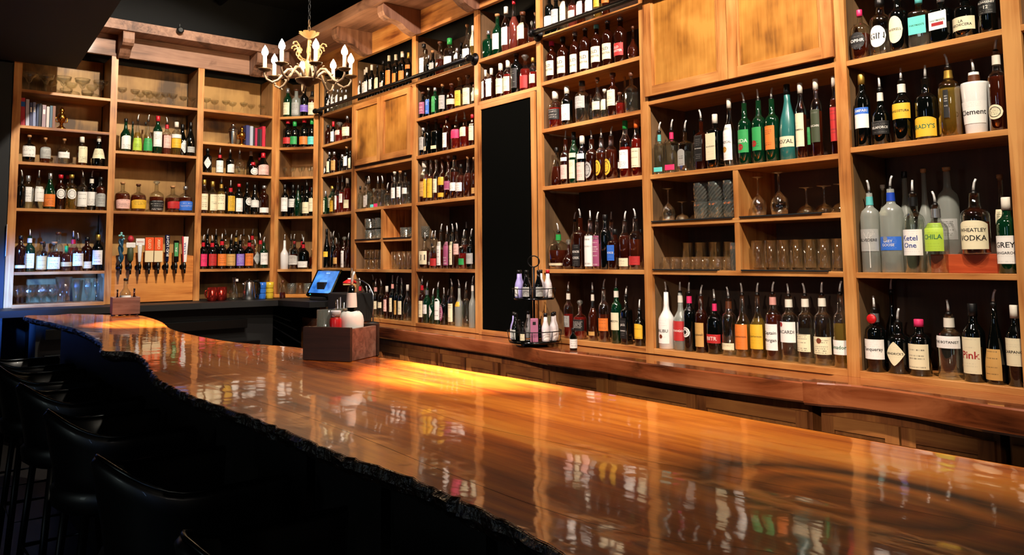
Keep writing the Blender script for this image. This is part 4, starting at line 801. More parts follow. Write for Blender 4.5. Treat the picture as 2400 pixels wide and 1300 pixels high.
(3.326,3.177,0.960,0.360,0.0321,'s','g','p+W',0,[('C',0.076,0.174,'rect','JAMESON')]),
(3.324,3.099,0.960,0.317,0.0303,'q','k','p',0,[('K', 0.033, 0.147, 'rect', "JACK DANIEL'S")]),
(3.324,3.000,0.960,0.245,0.0296,'s','k','p',0,[('Y',0.04,0.122,'arch','')])]),
('J','middle_shelf','R',[(3.313,2.818,1.894,0.283,0.0306,'q','c','p+A',0,[('A',0.015,0.039,'rect','')]),
(3.331,2.748,1.894,0.289,0.0349,'q','c','p+N',0,[('N',0.019,0.048,'rect','')]),
(3.330,2.656,1.894,0.271,0.0342,'q','c','p',0,[('S',0.034,0.123,'arch','')]),
(3.470,2.705,1.894,0.244,0.0135,'q','c','k',1,[]),
(3.328,2.547,1.894,0.312,0.0319,'q','a','p',0,[('K',0.045,0.181,'rect','MONTELOBOS')]),
(3.336,2.466,1.894,0.284,0.0416,'q','k','W',0,[('C',0.045,0.183,'rect','MONTELOBOS')]),
(3.328,2.372,1.894,0.349,0.0321,'l','c','W',0,[('W',0.034,0.215,'rect','MEZCAL')]),
(3.330,2.284,1.894,0.359,0.0338,'s','g','p',0,[('G',0.062,0.176,'rect','VIDA')]),
(3.330,2.203,1.894,0.359,0.0342,'s','g','p',0,[('G',0.064,0.178,'rect','')]),
(3.330,2.130,1.894,0.355,0.0347,'s','g','p',0,[('O',0.06,0.175,'rect','')]),
(3.335,2.049,1.894,0.365,0.0396,'b','e','k',0,[('C',0.063,0.113,'rect','BOZAL')]),
(3.322,1.973,1.894,0.356,0.0248,'w','w','W',0,[('C',0.056,0.212,'rect','SOMBRA')]),
(3.470,2.024,1.894,0.240,0.0160,'s','w','k',1,[('G',0.083,0.169,'rect','')]),
(3.322,1.895,1.894,0.361,0.0255,'s','w','W',0,[('D',0.067,0.217,'rect','BACARI')]),
(3.318,1.804,1.894,0.356,0.0210,'s','w','W',0,[('R',0.061,0.214,'rect','')])]),
('J','counter','R',[(3.325,2.808,0.960,0.348,0.0431,'l','m','p',0,[('W',0.03,0.161,'rect','MALIBU')]),
(3.342,2.726,0.960,0.347,0.0390,'l','z','p+W',0,[('R',0.049,0.151,'rect','DURANGO')]),
(3.327,2.655,0.960,0.347,0.0321,'s','k','p+N',0,[('W',0.073,0.124,'oval','')]),
(3.329,2.581,0.960,0.334,0.0330,'s','a','p',0,[('T',0.03,0.151,'rect','Rockwell')]),
(3.335,2.502,0.960,0.314,0.0393,'f','k','p+N',0,[('R',0.054,0.098,'rect','BITR')]),
(3.332,2.414,0.960,0.329,0.0366,'s','c','p+B',0,[('C',0.028,0.061,'rect','')]),
(3.334,2.335,0.960,0.349,0.0382,'l','y','p',0,[('O',0.037,0.157,'rect','PLANTATION')]),
(3.334,2.249,0.960,0.352,0.0385,'l','y','p',0,[('Y',0.046,0.162,'rect','PLANTATION')]),
(3.333,2.164,0.960,0.358,0.0377,'s','w','p+P',0,[('W', 0.047, 0.169, 'rect', 'Captain Morgan')]),
(3.336,2.082,0.960,0.350,0.0406,'s','c','p+W',0,[('W',0.09,0.184,'rect','BACARDI')]),
(3.334,1.997,0.960,0.355,0.0392,'s','c','p+W',0,[('C',0.055,0.133,'rect','')]),
(3.335,1.914,0.960,0.361,0.0403,'s','c','p+W',0,[('C',0.05,0.127,'rect','')]),
(3.331,1.825,0.960,0.367,0.0351,'s','y','p',0,[('W',0.056,0.119,'rect','Jimador')])]),
('K','top_shelf','R',[(3.321,1.673,2.296,0.226,0.0385,'f','w','N',0,[('K',0.045,0.119,'oval','OPIHR')]),
(3.343,1.593,2.296,0.255,0.0436,'s','c','k',0,[('W',0.04,0.133,'oval','GIN')]),
(3.329,1.510,2.296,0.257,0.0386,'s','k','S',0,[('C',0.038,0.153,'oval','AVERELL')]),
(3.338,1.428,2.296,0.223,0.0423,'q','c','A',0,[('A',0.058,0.132,'rect',"HAYMAN'S")]),
(3.340,1.342,2.296,0.205,0.0432,'q','k','S',0,[('W',0.059,0.132,'rect',"HAYMAN'S")]),
(3.338,1.253,2.296,0.188,0.0438,'s','k','k',0,[('C', 0.034, 0.087, 'rect', 'LA HECHICERA')]),
(3.328,1.166,2.296,0.203,0.0317,'s','k','k',0,[('K', 0.077, 0.146, 'rect', 'McSWEENEY 12')])]),
('K','second_shelf','R',[(3.324,1.680,1.914,0.325,0.0317,'w','k','Y',0,[('B',0.143,0.172,'rect','CAMPARI'),('W',0.082,0.143,'rect','')]),
(3.332,1.605,1.914,0.292,0.0361,'l','k','p+W',0,[('K',0.046,0.103,'rect','DELAFORCE')]),
(3.334,1.514,1.914,0.313,0.0383,'w','k','p+W',0,[('Y',0.1,0.165,'rect','ANGOSTURA')]),
(3.340,1.418,1.914,0.304,0.0453,'s','k','p',0,[('Y',0.013,0.094,'arch',"BRADY'S")]),
(3.337,1.328,1.914,0.334,0.0425,'t','y','p+Y',0,[('K',0.077,0.189,'rect','')]),
(3.343,1.236,1.914,0.296,0.0487,'v','m','p+B',0,[('W',0.042,0.129,'rect','Clement')]),
(3.330,1.149,1.914,0.360,0.0344,'s','w','p+W',0,[('C',0.046,0.102,'oval','')])]),
('K','third_shelf','R',[(3.331,1.672,1.375,0.388,0.0395,'t','z','p+A',0,[('S',0.09,0.184,'rect','BELVEDERE')]),
(3.470,1.680,1.375,0.383,0.0216,'s','c','c',1,[('C',0.247,0.288,'rect','')]),
(3.341,1.585,1.375,0.400,0.0467,'t','z','p+U',0,[('B', 0.093, 0.15, 'rect', 'GREY GOOSE')]),
(3.470,1.583,1.375,0.435,0.0325,'l','z','k',1,[]),
(3.337,1.492,1.375,0.374,0.0418,'s','c','p+k',0,[('W', 0.071, 0.177, 'rect', 'Ketel One')]),
(3.470,1.502,1.375,0.438,0.0316,'l','z','c',1,[]),
(3.338,1.405,1.375,0.322,0.0436,'s','c','p+S',0,[('L',0.087,0.2,'rect','CHILA')]),
(3.470,1.409,1.375,0.436,0.0414,'t','z','c',1,[('S',0.134,0.22,'rect','')]),
(3.344,1.261,1.450,0.285,0.0503,'s','w','p',0,[('C', 0.018, 0.129, 'arch', 'WHEATLEY VODKA')]),
(3.470,1.210,1.375,0.388,0.0242,'w','w','c',1,[('C',0.13,0.249,'rect','')]),
(3.334,1.146,1.375,0.288,0.0383,'s','g','W',0,[('W', 0.037, 0.142, 'rect', 'GREY KANGAROO')])]),
('K','counter','R',[(3.324,1.670,0.960,0.306,0.0417,'s','k','p+S',0,[('W',0.053,0.135,'rect','Tanqueray')]),
(3.470,1.665,0.960,0.377,0.0268,'l','k','p',1,[]),
(3.347,1.584,0.960,0.257,0.0462,'s','k','p',0,[('C',0.032,0.13,'diamond',"HENDRICK'S")]),
(3.337,1.494,0.960,0.226,0.0417,'s','k','N',0,[('C',0.027,0.128,'rect','')]),
(3.341,1.378,0.960,0.301,0.0463,'s','c','p+W',0,[('W', 0.121, 0.168, 'rect', 'THE BOTANIST')]),
(3.335,1.287,0.960,0.298,0.0394,'w','k','k',0,[('C',0.032,0.17,'rect','Pink')]),
(3.331,1.210,0.960,0.346,0.0365,'c','k','p',0,[('T',0.016,0.131,'rect','')]),
(3.330,1.140,0.960,0.298,0.0326,'w','k','W',0,[('C',0.075,0.177,'rect','CARPANO')])])]
# ================================================================ bottles
PROF = {
 'w': [(.9, 0), (1, .012), (1, .60), (.93, .66), (.7, .71), (.46, .76), (.39, .80), (.37, 1)],
 'b': [(.9, 0), (1, .012), (1, .42), (.85, .55), (.55, .68), (.38, .78), (.30, 1)],
 's': [(.92, 0), (1, .012), (1, .62), (.96, .67), (.8, .715), (.5, .75), (.4, .79), (.37, 1)],
 'l': [(.9, 0), (1, .012), (1, .48), (.93, .55), (.66, .62), (.42, .68), (.33, .76), (.28, 1)],
 'f': [(.78, 0), (.9, .02), (1, .30), (1, .55), (.9, .66), (.6, .72), (.28, .76), (.25, 1)],
 'q': [(.95, 0), (1, .012), (1, .66), (.93, .71), (.6, .74), (.3, .77), (.28, 1)],
 'c': [(.96, 0), (1, .02), (1, .25), (.75, .5), (.42, .7), (.3, .8), (.26, 1)],
 'd': [(.75, 0), (1, .15), (1, .28), (.9, .42), (.5, .55), (.26, .65), (.22, 1)],
 'j': [(.92, 0), (1, .012), (1, .5), (.9, .62), (.45, .72), (.3, .8), (.28, 1)],
 't': [(.95, 0), (1, .012), (1, .70), (.85, .77), (.42, .82), (.34, .86), (.3, 1)],
 'v': [(.76, 0), (.78, .01), (1, .80), (.96, .83), (.42, .835), (.38, 1)],
}
SEC = {'q': lambda a: 1/((abs(math.cos(a))**7+abs(math.sin(a))**7)**(1/7))*.93, 'f': lambda a: 1/((abs(math.cos(a))**3+abs(math.sin(a))**3)**(1/3))*.98}
GM = {'k': ('glass_black', None, 'dark'), 'g': ('glass_green', None, 'dark green'), 'a': ('glass_amber', None, 'dark amber'), 'w': ('glass_clear', 'whiskey', 'amber'), 'r': ('glass_clear', 'red_liqueur', 'red'),
      'c': ('glass_clear', 'water_spirit', 'clear'), 'z': ('glass_frosted', None, 'frosted'), 'e': ('glass_teal', None, 'teal'), 'y': ('glass_clear', 'gold_rum', 'golden'), 'm': ('glass_white', None, 'white'), 'p': ('glass_clear', 'pink_liqueur', 'rosy')}
CN = {'p': 'steel pourer', 'k': 'black cap', 'S': 'silver cap', 'R': 'red cap', 'Y': 'gold cap', 'W': 'cream cap', 'G': 'green cap', 'O': 'orange cap', 'A': 'aqua cap', 'N': 'pink cap', 'B': 'brown cap', 'c': 'cork stopper', 'o': 'glass stopper'}
BAY = {'A': 'leftmost bay', 'B': 'tap bay', 'C': 'bay right of taps', 'D': 'corner bay', 'E': 'bay right of corner', 'F': 'small cupboard bay', 'G': 'bay left of chalkboard', 'H': 'chalkboard bay', 'I': 'bay right of chalkboard', 'J': 'wide cupboard bay', 'K': 'rightmost bay'}
SN = {'counter': 'bottom row'}
KIND = {'w': 'wine_bottle', 'b': 'wine_bottle', 's': 'liquor_bottle', 'l': 'tall_bottle', 'f': 'flask_bottle', 'q': 'square_bottle', 'c': 'tapered_bottle', 'd': 'decanter', 'j': 'liquor_bottle', 't': 'vodka_bottle', 'v': 'liquor_bottle'}
SH = {'f': 'flask', 'q': 'square', 'd': 'squat', 'c': 'tapered'}
# pour spout, shared
_p = MB().lathe([(.0085, -.012), (.0105, -.010), (.0105, .001), (.0062, .004)], 10, mi=1)
_p.tube([(0, 0, .006), (.001, 0, .022), (.004, 0, .038), (.010, 0, .052)], [.0058, .005, .0046, .0042], 8, 0)
POUR = _p.mesh('pourer', ['spout', 'cap_k'])
def prof_r(pr, v):
    for (r0, z0), (r1, z1) in zip(pr, pr[1:]):
        if z0 <= v <= z1: return r0+(r1-r0)*(v-z0)/max(z1-z0, 1e-6)
    return pr[-1][0]
def refine(pr):
    o = [pr[0], pr[1]]
    for i in range(1, len(pr)-1):
        (r0, z0), (r1, z1) = pr[i], pr[i+1]
        if z1-z0 < .15 and abs(r1-r0) > .05:
            pm = pr[i-1]; pn = pr[min(i+2, len(pr)-1)]
            t_ = .5; f = lambda a: .5*((2*pr[i][a])+(-pm[a]+pr[i+1][a])*t_+(2*pm[a]-5*pr[i][a]+4*pr[i+1][a]-pn[a])*t_*t_+(-pm[a]+3*pr[i][a]-3*pr[i+1][a]+pn[a])*t_**3)
            rm = (r0+r1)/2*.6+.4*f(0); o.append((rm, (z0+z1)/2))
        o.append(pr[i+1])
    return o
_tc = {}
def textgeo(s):
    if s in _tc: return _tc[s]
    cu = bpy.data.curves.new('txt', 'FONT'); cu.body = s; cu.size = 1; cu.align_x = 'CENTER'; cu.align_y = 'CENTER'; cu.resolution_u = 2; cu.offset = .012
    o = bpy.data.objects.new('txt', cu); C.objects.link(o); dg = bpy.context.evaluated_depsgraph_get(); me = bpy.data.meshes.new_from_object(o.evaluated_get(dg))
    vs = [tuple(v.co) for v in me.vertices]; fs = [tuple(p.vertices) for p in me.polygons]; bpy.data.objects.remove(o); bpy.data.curves.remove(cu); bpy.data.meshes.remove(me)
    _tc[s] = (vs, fs); return _tc[s]
def wrap_text(s, parent, R, z, height, maxw, mat, sec=None, name='lettering', az=0, vertical=False):
    vs, fs = textgeo(s)
    if not vs: return
    xs = [v[0] for v in vs]; ys = [v[1] for v in vs]; w0 = max(xs)-min(xs); h0 = max(ys)-min(ys)
    k = min(height/h0, maxw/w0); o = []
    for (x, y, q) in vs:
        if vertical: x, y = y, -x
        a = az+x*k/R(0) ; r = R(y*k)*(sec(a) if sec else 1)+.0009
        o.append((r*math.cos(a), r*math.sin(a), z+y*k))
    put(name, MB().add(o, fs).mesh(name, [mat]), parent)
INK = plain('ink_dark', '#15120f', .5); INKW = plain('ink_white', '#ece8df', .5); plain('ink_red', '#a81c22', .5); plain('ink_gold', '#c9a24a', .35, .6); plain('ink_green', '#1d6a4a', .5); plain('ink_blue', '#1c3a8c', .5)
INKC = {'CAMPARI': 'ink_white', 'OPIHR': 'ink_white', 'KNOB CREEK': 'ink_white', 'KNOB': 'ink_white', 'DELAFORCE': 'ink_white', "JACK DANIEL'S": 'ink_white', 'MONTELOBOS': None, 'X': 'ink_white', 'MALIBU': 'ink_dark', 'McSWEENEY 12': 'ink_white', 'Pink': 'ink_red', 'Ketel One': 'ink_blue', 'CHILA': 'ink_green', 'BITR': 'ink_white', 'DURANGO': 'ink_white', 'VIDA': 'ink_white', 'Jimador': 'ink_green', "HAYMAN'S": 'ink_green', 'BACARI': 'ink_white', 'BELVEDERE': 'ink_dark', 'GREY GOOSE': 'ink_white', "BRADY'S": 'ink_green'}
def make_bottle(unit_, shelf, x, y, z, h, r, sh, gl, cap, r2, labs, az, label, group, idx):
    t0 = thing(KIND[sh], label, 'bottle' if sh != 'd' else 'decanter', (x, y, z), az, group)
    rnd = random.Random(idx); pr = refine(PROF[sh]); sec = SEC.get(sh)
    c0 = cap.split('+'); main = c0[0]; neck = c0[1] if len(c0) > 1 else None
    top = {'p': .048, 'c': .018, 'o': .032}.get(main, .004 if main != 'B' else .02)
    top = min(top, h*.3); hg = h-top; nr = pr[-1][0]*r
    seg = 20 if r*unitpx.get(unit_, 1) > .028 else 14
    gm, lq, gname = GM[gl]
    P_ = [(a*r, b*hg) for a, b in pr]
    MB().lathe(P_, seg, sec=sec).build('glass', gm, t0)
    if lq:
        fill = rnd.uniform(.5, .72) if gl != 'c' else rnd.uniform(.25, .7)
        q = [(a*r*.93, max(b*hg, .005)) for a, b in pr if b < fill]; q.append((prof_r(pr, fill)*r*.93, fill*hg))
        MB().lathe(q, 14, sec=sec).build('liquid', lq, t0)
    # closure
    if main == 'p':
        put('pourer', POUR, t0, (0, 0, hg+.004), (0, 0, rnd.uniform(0, 6.28)))
    elif main == 'c':
        MB().lathe([(nr*.9, -.004), (nr*.9, .003), (nr*1.3, .004), (nr*1.3, top), (nr*1.1, top+.001)], 12).build('stopper', 'cap_'+rnd.choice('ccWB'), t0, (0, 0, hg))
    elif main == 'o':
        MB().lathe([(nr*.7, -.004), (nr*.8, .004), (nr*1.6, .012), (nr*1.9, .02), (nr*1.4, .03), (nr*.3, .034)], 12).build('stopper', 'glass_cut', t0, (0, 0, hg))
    elif main == 'B':
        MB().lathe([(nr*.9, -.004), (nr*1.35, 0), (nr*1.35, top), (nr*1.1, top+.001)], 12).build('stopper', 'cap_B', t0, (0, 0, hg))
    else:
        cl = .045 if sh in 'wbt' or main in 'WGO' else .026
        a = nr*1.12+.0012; a2 = max(prof_r(pr, 1-cl/hg)*r*1.08+.0012, a)
        MB().lathe([(a2, -cl), (a, -cl*.5), (a, .002), (a*.9, .004)], 14).build('cap', 'cap_'+main, t0, (0, 0, hg))
    if neck:
        ve = {'q': .78, 'f': .77, 'v': .85, 'l': .72, 't': .84, 'd': .66}.get(sh, .78); v0 = max(1-.052/hg, ve); v1 = 1-.3*(1-v0)
        MB().lathe([(prof_r(pr, v0)*r+.0016, v0*hg), (prof_r(pr, (v0+v1)/2)*r+.0016, (v0+v1)/2*hg), (prof_r(pr, v1)*r+.0016, v1*hg)], 14, cap0=False, cap1=False).build('neck_band', 'cap_'+neck, t0)
    for li, (c, a0, a1, ty, tx) in enumerate(labs):
        a0 = max(a0, .006); a1 = min(a1, hg*.97)
        if a1-a0 < .008: continue
        half = {'q': .72}.get(sh, {'oval': .85, 'diamond': .9}.get(ty, 1.2))
        if ty == 'rect' and a1-a0 > .11 and sh != 'q': half = 1.0
        if sh == 't' and c == 'K': half = .22
        nc, nrw = (14, 5); vs = []; fs = []; uv = []
        for i in range(nc+1):
            t_ = -1+2*i/nc; e = 0; d = 0
            hh = (a1-a0)/2; m = (a0+a1)/2; up = dn = hh
            if ty == 'oval': up = dn = hh*math.sqrt(max(0, 1-t_*t_))+.0004
            elif ty == 'diamond': up = dn = hh*(1-abs(t_)**1.25)+.0004
            elif ty == 'arch': up = hh*(1-.28*abs(t_)**3)-.0*hh
            for j in range(nrw+1):
                zz = m-dn+(up+dn)*j/nrw; aa = t_*half
                rr = prof_r(pr, zz/hg)*r*(sec(aa) if sec else 1)+.0011+.0002*li
                vs.append((rr*math.cos(aa), rr*math.sin(aa), zz)); uv.append(((t_+1)/2, (zz-a0)/(a1-a0)))
        for i in range(nc):
            for j in range(nrw): a = i*(nrw+1)+j; fs.append((a, a+nrw+1, a+nrw+2, a+1))
        me = MB().add(vs, fs, 0, True).mesh('label', [('labelp_' if tx or (c == 'W' and sh == 'w' and len(labs) > 1 and labs[0][4]) else 'label_')+c]); ul = me.uv_layers.new(name='UVMap')
        for lp in me.loops: ul.data[lp.index].uv = uv[lp.vertex_index]
        put('label', me, t0)
        R_ = lambda dz, m=(a0+a1)/2: prof_r(pr, min(max((m+dz)/hg, 0), 1))*r+.0006
        lh = a1-a0
        if tx:
            ink = INKC.get(tx) or ('ink_white' if c in 'KBMDRG' else 'ink_dark')
            words = tx.split(' '); mw = 2*half*r*.86
            if len(words) == 2 and lh > .05:
                zs = ((a0+a1)/2+lh*.16, (a0+a1)/2-lh*.12)
                for wd, zc in zip(words, zs): wrap_text(wd, t0, R_, zc, lh*.2, mw, ink, sec)
            else: wrap_text(tx, t0, R_, (a0+a1)/2, lh*.42, mw, ink, sec)
            if tx == "HAYMAN'S" and c == 'W': label_bar(t0, R_, a0+lh*.3, lh*.09, half*.7, 'ink_red', sec)
            if tx == 'CAMPARI': pass
        elif ty == 'oval' and r > .02: ring(t0, R_, (a0+a1)/2, lh*.36, min(half*.72, 1), 'ink_dark' if c not in 'KBMR' else 'ink_white')
    return t0
def label_bar(t0, R_, z, hh, half, mat, sec=None):
    vs = []; fs = []
    for i in range(9):
        a = -half+2*half*i/8; r = R_(0)*(sec(a) if sec else 1)+.0012
        vs += [(r*math.cos(a), r*math.sin(a), z-hh), (r*math.cos(a), r*math.sin(a), z+hh)]
    for i in range(8): fs.append((i*2, i*2+2, i*2+3, i*2+1))
    MB().add(vs, fs).build('label_band', mat, t0)
def ring(t0, R_, z, hv, ha, mat, w=.1):
    vs = []; fs = []; n = 24
    for i in range(n):
        t_ = 2*PI*i/n
        for k in (1, 1-w): a = ha*k*math.cos(t_); zz = hv*k*math.sin(t_); r = R_(zz)+.0012; vs.append((r*math.cos(a), r*math.sin(a), z+zz))
    for i in range(n): j = (i+1) % n; fs.append((i*2, j*2, j*2+1, i*2+1))
    MB().add(vs, fs).build('emblem', mat, t0)
unitpx = {'K': 1.2, 'J': 1.2}
AZ = {'R': PI, 'L': -PI/2, 'D': math.atan2(-.66, -.75)}
SHELFIDX = {}
idx = 0; BOT = {}
for (un, shelf, side, lst) in BOTTLES:
    n = len(lst)
    for k, (x, y, z, h, r, sh, gl, cap, r2, labs) in enumerate(lst):
        idx += 1; rnd = random.Random(idx*13)
        big = any(l[4] for l in labs); jit = rnd.uniform(-.12, .12) if big else rnd.uniform(-.3, .3)
        lw = None
        for l in labs:
            lw = (LC[l[0]][0]+({'oval': ' oval', 'diamond': ' diamond', 'arch': ''}.get(l[3], ''))); 
            if lw: break
        gname = GM[gl][2]; sw = SH.get(sh, '')
        sname = SN.get(shelf, shelf.replace('_', ' '))
        place = '%s from left, %s, %s' % (ORD[k+1], sname, BAY[un])
        parts = [gname, sw, 'bottle' if sh != 'd' else 'decanter']
        d1 = ' '.join(p_ for p_ in parts if p_)
        c0 = CN[cap.split('+')[0]]
        lab = d1+((', %s label' % lw) if lw else (', '+c0))+', '+place
        if lw and len(lab.split())+2 <= 16: lab = d1+', %s label, %s, %s' % (lw, c0, place)
        BOT[(un, shelf, k)] = make_bottle(un, shelf, x, y, z, h, r, sh, gl, cap, r2, [tuple(l) for l in labs], AZ[side]+jit, lab, 'bottles on the %s of the %s' % (sname, BAY[un]), idx)
# St. Germain style vertical lettering strip and other marks done by hand
def find(un, shelf, k): return BOT[(un, shelf, k)]
st = find('K', 'second_shelf', 4); wrap_text('ST-GERMAIN', st, lambda d: .0395, .135, .011, .10, 'ink_gold', vertical=True)
# red wax seal on the dark bottle, blue disc
for key, zc, mt_ in ((('K', 'counter', 0), .22, 'red_pulp'), (('K', 'top_shelf', 5), .20, 'cap_A')):
    b_ = find(*key); MB().lathe([(.021, 0), (.018, .004), (.004, .005)], 18).build('seal', mt_ if key[1] == 'counter' else plain('seal_blue', '#1a2fb8', .4), b_, (.034, .0, zc), (0, PI/2, 0))
def disc(key, zc, rr, mat, az=0.0, n=20, rad=None):
    b_ = find(*key); lst = [c for c in b_.children if c.name.startswith('glass')][0]
    R0 = max(math.hypot(v.co.x, v.co.y) for v in lst.data.vertices)+.0018
    vs = [(R0*math.cos(az), R0*math.sin(az), zc)]+[(R0*math.cos(az+rr*math.cos(2*PI*i/n)/R0), R0*math.sin(az+rr*math.cos(2*PI*i/n)/R0), zc+rr*math.sin(2*PI*i/n)) for i in range(n)]
    MB().add(vs, [(0, 1+i, 1+(i+1) % n) for i in range(n)]).build('emblem', mat, b_)
def ldisc(key, n, fz, rr, mat, az):      # a printed disc at a height fz of the label
    b_ = find(*key); lb_ = [c for c in b_.children if c.name.startswith('label')][n]; zs = [v.co.z for v in lb_.data.vertices]; disc(key, min(zs)+fz*(max(zs)-min(zs)), rr, mat, az)
ldisc(('J', 'counter', 9), 0, .86, .011, 'ink_red', -.55); ldisc(('J', 'counter', 0), 0, .28, .011, plain('ink_brown', '#7a3a20', .5).name, -.1)
ldisc(('J', 'counter', 2), 0, .5, .010, 'ink_dark', 0); ldisc(('J', 'middle_shelf', 8), 0, .3, .016, 'ink_red', -.1); ldisc(('J', 'middle_shelf', 7), 0, .25, .016, 'ink_red', -.25); ldisc(('J', 'middle_shelf', 6), 0, .3, .015, plain('ink_ochre', '#c08a2a', .5).name, -.3)
ldisc(('J', 'counter', 11), 0, .78, .012, 'ink_brown', -.2); ldisc(('K', 'third_shelf', 2), 0, .86, .010, plain('ink_grey', '#8a8f98', .5).name, -.2)
def tree(key):
    b_ = find(*key); rnd = random.Random(3); mb = MB()
    def br(a, z, ang, ln, w, d):
        a2 = a+math.sin(ang)*ln; z2 = z+math.cos(ang)*ln; R0 = .046
        n_ = Vector((math.cos(ang), -math.sin(ang)))
        q = []
        for (aa, zz, ww) in ((a, z, w), (a2, z2, w*.7)):
            for sg in (-1, 1): u_ = (aa+n_.x*ww*sg)/R0; q.append((R0*math.cos(u_), R0*math.sin(u_), zz+n_.y*ww*sg))
        mb.add(q, [(0, 2, 3, 1)])
        if d:
            for k_ in range(2 if d > 1 else 3): br(a2, z2, ang+rnd.uniform(-.75, .75), ln*rnd.uniform(.6, .85), w*.65, d-1)
    br(.012, .02, 0, .09, .0018, 0); br(.012, .11, -.15, .022, .0015, 5); o = mb.build('tree_print', 'ink_white', b_)
    gz = [c for c in b_.children if c.name.startswith('glass')][0]; Rm = max(v.co.x for v in gz.data.vertices)
    for v in o.data.vertices: v.co.x *= (Rm+.0012)/.046; v.co.y *= (Rm+.0012)/.046
tree(('K', 'third_shelf', 0))
# riser block under two bottles on the vodka shelf
o = board(None, 'wooden_riser', 3.33, 3.50, 1.13, 1.43, Z(-.075), Z(-.0005), 'riser'); tag(o, 'red-brown wooden riser block on the vodka shelf of the rightmost bay', 'block')
# ================================================================ glassware
def glass_mesh(name, prof, seg=20, mat='glass_ware'):
    return MB().lathe(prof, seg, cap0=True, cap1=False).mesh(name, [mat])
GLM = {
 'coupe': glass_mesh('coupe', [(.034, 0), (.033, .003), (.006, .007), (.004, .02), (.004, .075), (.008, .085), (.032, .095), (.046, .115), (.049, .135), (.047, .135), (.03, .1), (.004, .092)]),
 'coupe_inverted': None,
 'margarita': glass_mesh('margarita', [(.036, 0), (.034, .003), (.006, .008), (.005, .07), (.018, .08), (.024, .1), (.03, .11), (.055, .125), (.062, .155), (.06, .155), (.05, .128), (.02, .112), (.004, .09)]),
 'stem': glass_mesh('stem', [(.028, 0), (.027, .003), (.004, .006), (.0035, .05), (.014, .062), (.022, .085), (.02, .115), (.0185, .115), (.02, .085), (.004, .06)]),
 'goblet': glass_mesh('goblet', [(.034, 0), (.032, .004), (.008, .01), (.007, .05), (.03, .07), (.04, .1), (.034, .15), (.032, .15), (.037, .1), (.006, .06)]),
 'tumbler': glass_mesh('tumbler', [(.036, 0), (.04, .004), (.043, .10), (.041, .10), (.037, .014), (.002, .012)], 18),
 'rocks': glass_mesh('rocks', [(.033, 0), (.036, .003), (.038, .082), (.036, .082), (.032, .012), (.002, .01)], 18),
 'highball': glass_mesh('highball', [(.028, 0), (.030, .003), (.033, .145), (.031, .145), (.027, .016), (.002, .014)], 18),
 'pint': glass_mesh('pint', [(.03, 0), (.032, .003), (.042, .14), (.04, .14), (.029, .012), (.002, .01)], 18),
 'wine': glass_mesh('wine', [(.036, 0), (.034, .003), (.006, .008), (.004, .09), (.012, .1), (.038, .13), (.044, .165), (.036, .215), (.034, .215), (.042, .165), (.036, .132), (.004, .1)]),
 'flute': glass_mesh('flute', [(.03, 0), (.028, .003), (.004, .008), (.004, .06), (.016, .075), (.026, .13), (.024, .19), (.022, .19), (.024, .13), (.003, .07)]),
}
def cut_tumbler():
    mb = MB(); seg = 24; pr = []; vs = []; fs = []
    rows = 9; H = .095
    for i in range(rows+1):
        for k in range(seg):
            a = 2*PI*k/seg; base = .036+.006*i/rows; q = base*(1+(.055 if (k+i) % 2 else -.03)*(1 if 0 < i < rows-1 else 0)); vs.append((q*math.cos(a), q*math.sin(a), H*i/rows))
    for i in range(rows):
        for k in range(seg): k2 = (k+1) % seg; fs.append((i*seg+k, i*seg+k2, (i+1)*seg+k2, (i+1)*seg+k))
    fs.append(tuple(range(seg))[::-1]); mb.add(vs, fs, 0, False)
    mb.lathe([(.04, H), (.036, .015), (.002, .013)], 18, cap0=False, cap1=False)
    return mb.mesh('cut_tumbler', ['glass_cut'])
GLM['cut'] = cut_tumbler()
NMG = {'coupe': 'coupe_glass', 'margarita': 'margarita_glass', 'stem': 'cordial_glass', 'goblet': 'goblet', 'tumbler': 'tumbler', 'rocks': 'rocks_glass', 'highball': 'highball_glass', 'pint': 'pint_glass', 'wine': 'wine_glass', 'flute': 'flute_glass', 'cut': 'cut_glass_tumbler'}
def gl(kind, x, y, z, label, group, inv=False, s=1):
    hgt = max(v.co.z for v in GLM[kind].vertices)
    o = put(NMG[kind], GLM[kind], None, (x, y, z+(hgt*s if inv else 0)+.0005), (PI if inv else 0, 0, 0)); o.scale = (s, s, s)
    return tag(o, label, 'glass', group)
def onL(px0, px1): pass
# far wall top shelves
for k, x in enumerate((.92, 1.04, 1.17, 1.31, 1.45)): gl('margarita', x, 7.44, Z(1.396), 'wide margarita glass, %s from left, front row, top shelf of leftmost bay' % ORD[k+1], 'margarita glasses on the top shelf')
for k, x in enumerate((1.10, 1.25, 1.41)): gl('coupe', x, 7.58, Z(1.396), 'low coupe glass, %s from left, back row, top shelf of leftmost bay' % ORD[k+1], 'coupe glasses behind the margarita glasses')
for k, x in enumerate((1.62, 1.73, 1.82, 1.90, 1.98, 2.05)): gl('coupe', x, 7.43+.02*(k % 2), Z(1.396), 'coupe glass, %s from left in the cluster, top shelf of tap bay' % ORD[k+1], 'coupe glasses above the taps', s=.85)
for k, x in enumerate((1.79, 1.87, 1.95)): gl('coupe', x+.01, 7.56, Z(1.396), 'coupe glass in back row, %s from left, top shelf of tap bay' % ORD[k+1], 'coupe glasses above the taps', s=.85)
for k, x in enumerate((2.135, 2.21)): gl('coupe', x, 7.43, Z(1.396), '%s coupe glass at the right end, top shelf of tap bay' % ('left-hand', 'right-hand')[k], 'coupe glasses above the taps', s=.75)
for k, x in enumerate((2.34, 2.43, 2.52, 2.60, 2.69, 2.78, 2.87)): gl('coupe', x, 7.42+.05*(k % 2), Z(1.396), 'small coupe glass, %s from left, top shelf right of taps' % ORD[k+1], 'small coupe glasses on the top shelf', s=.8)
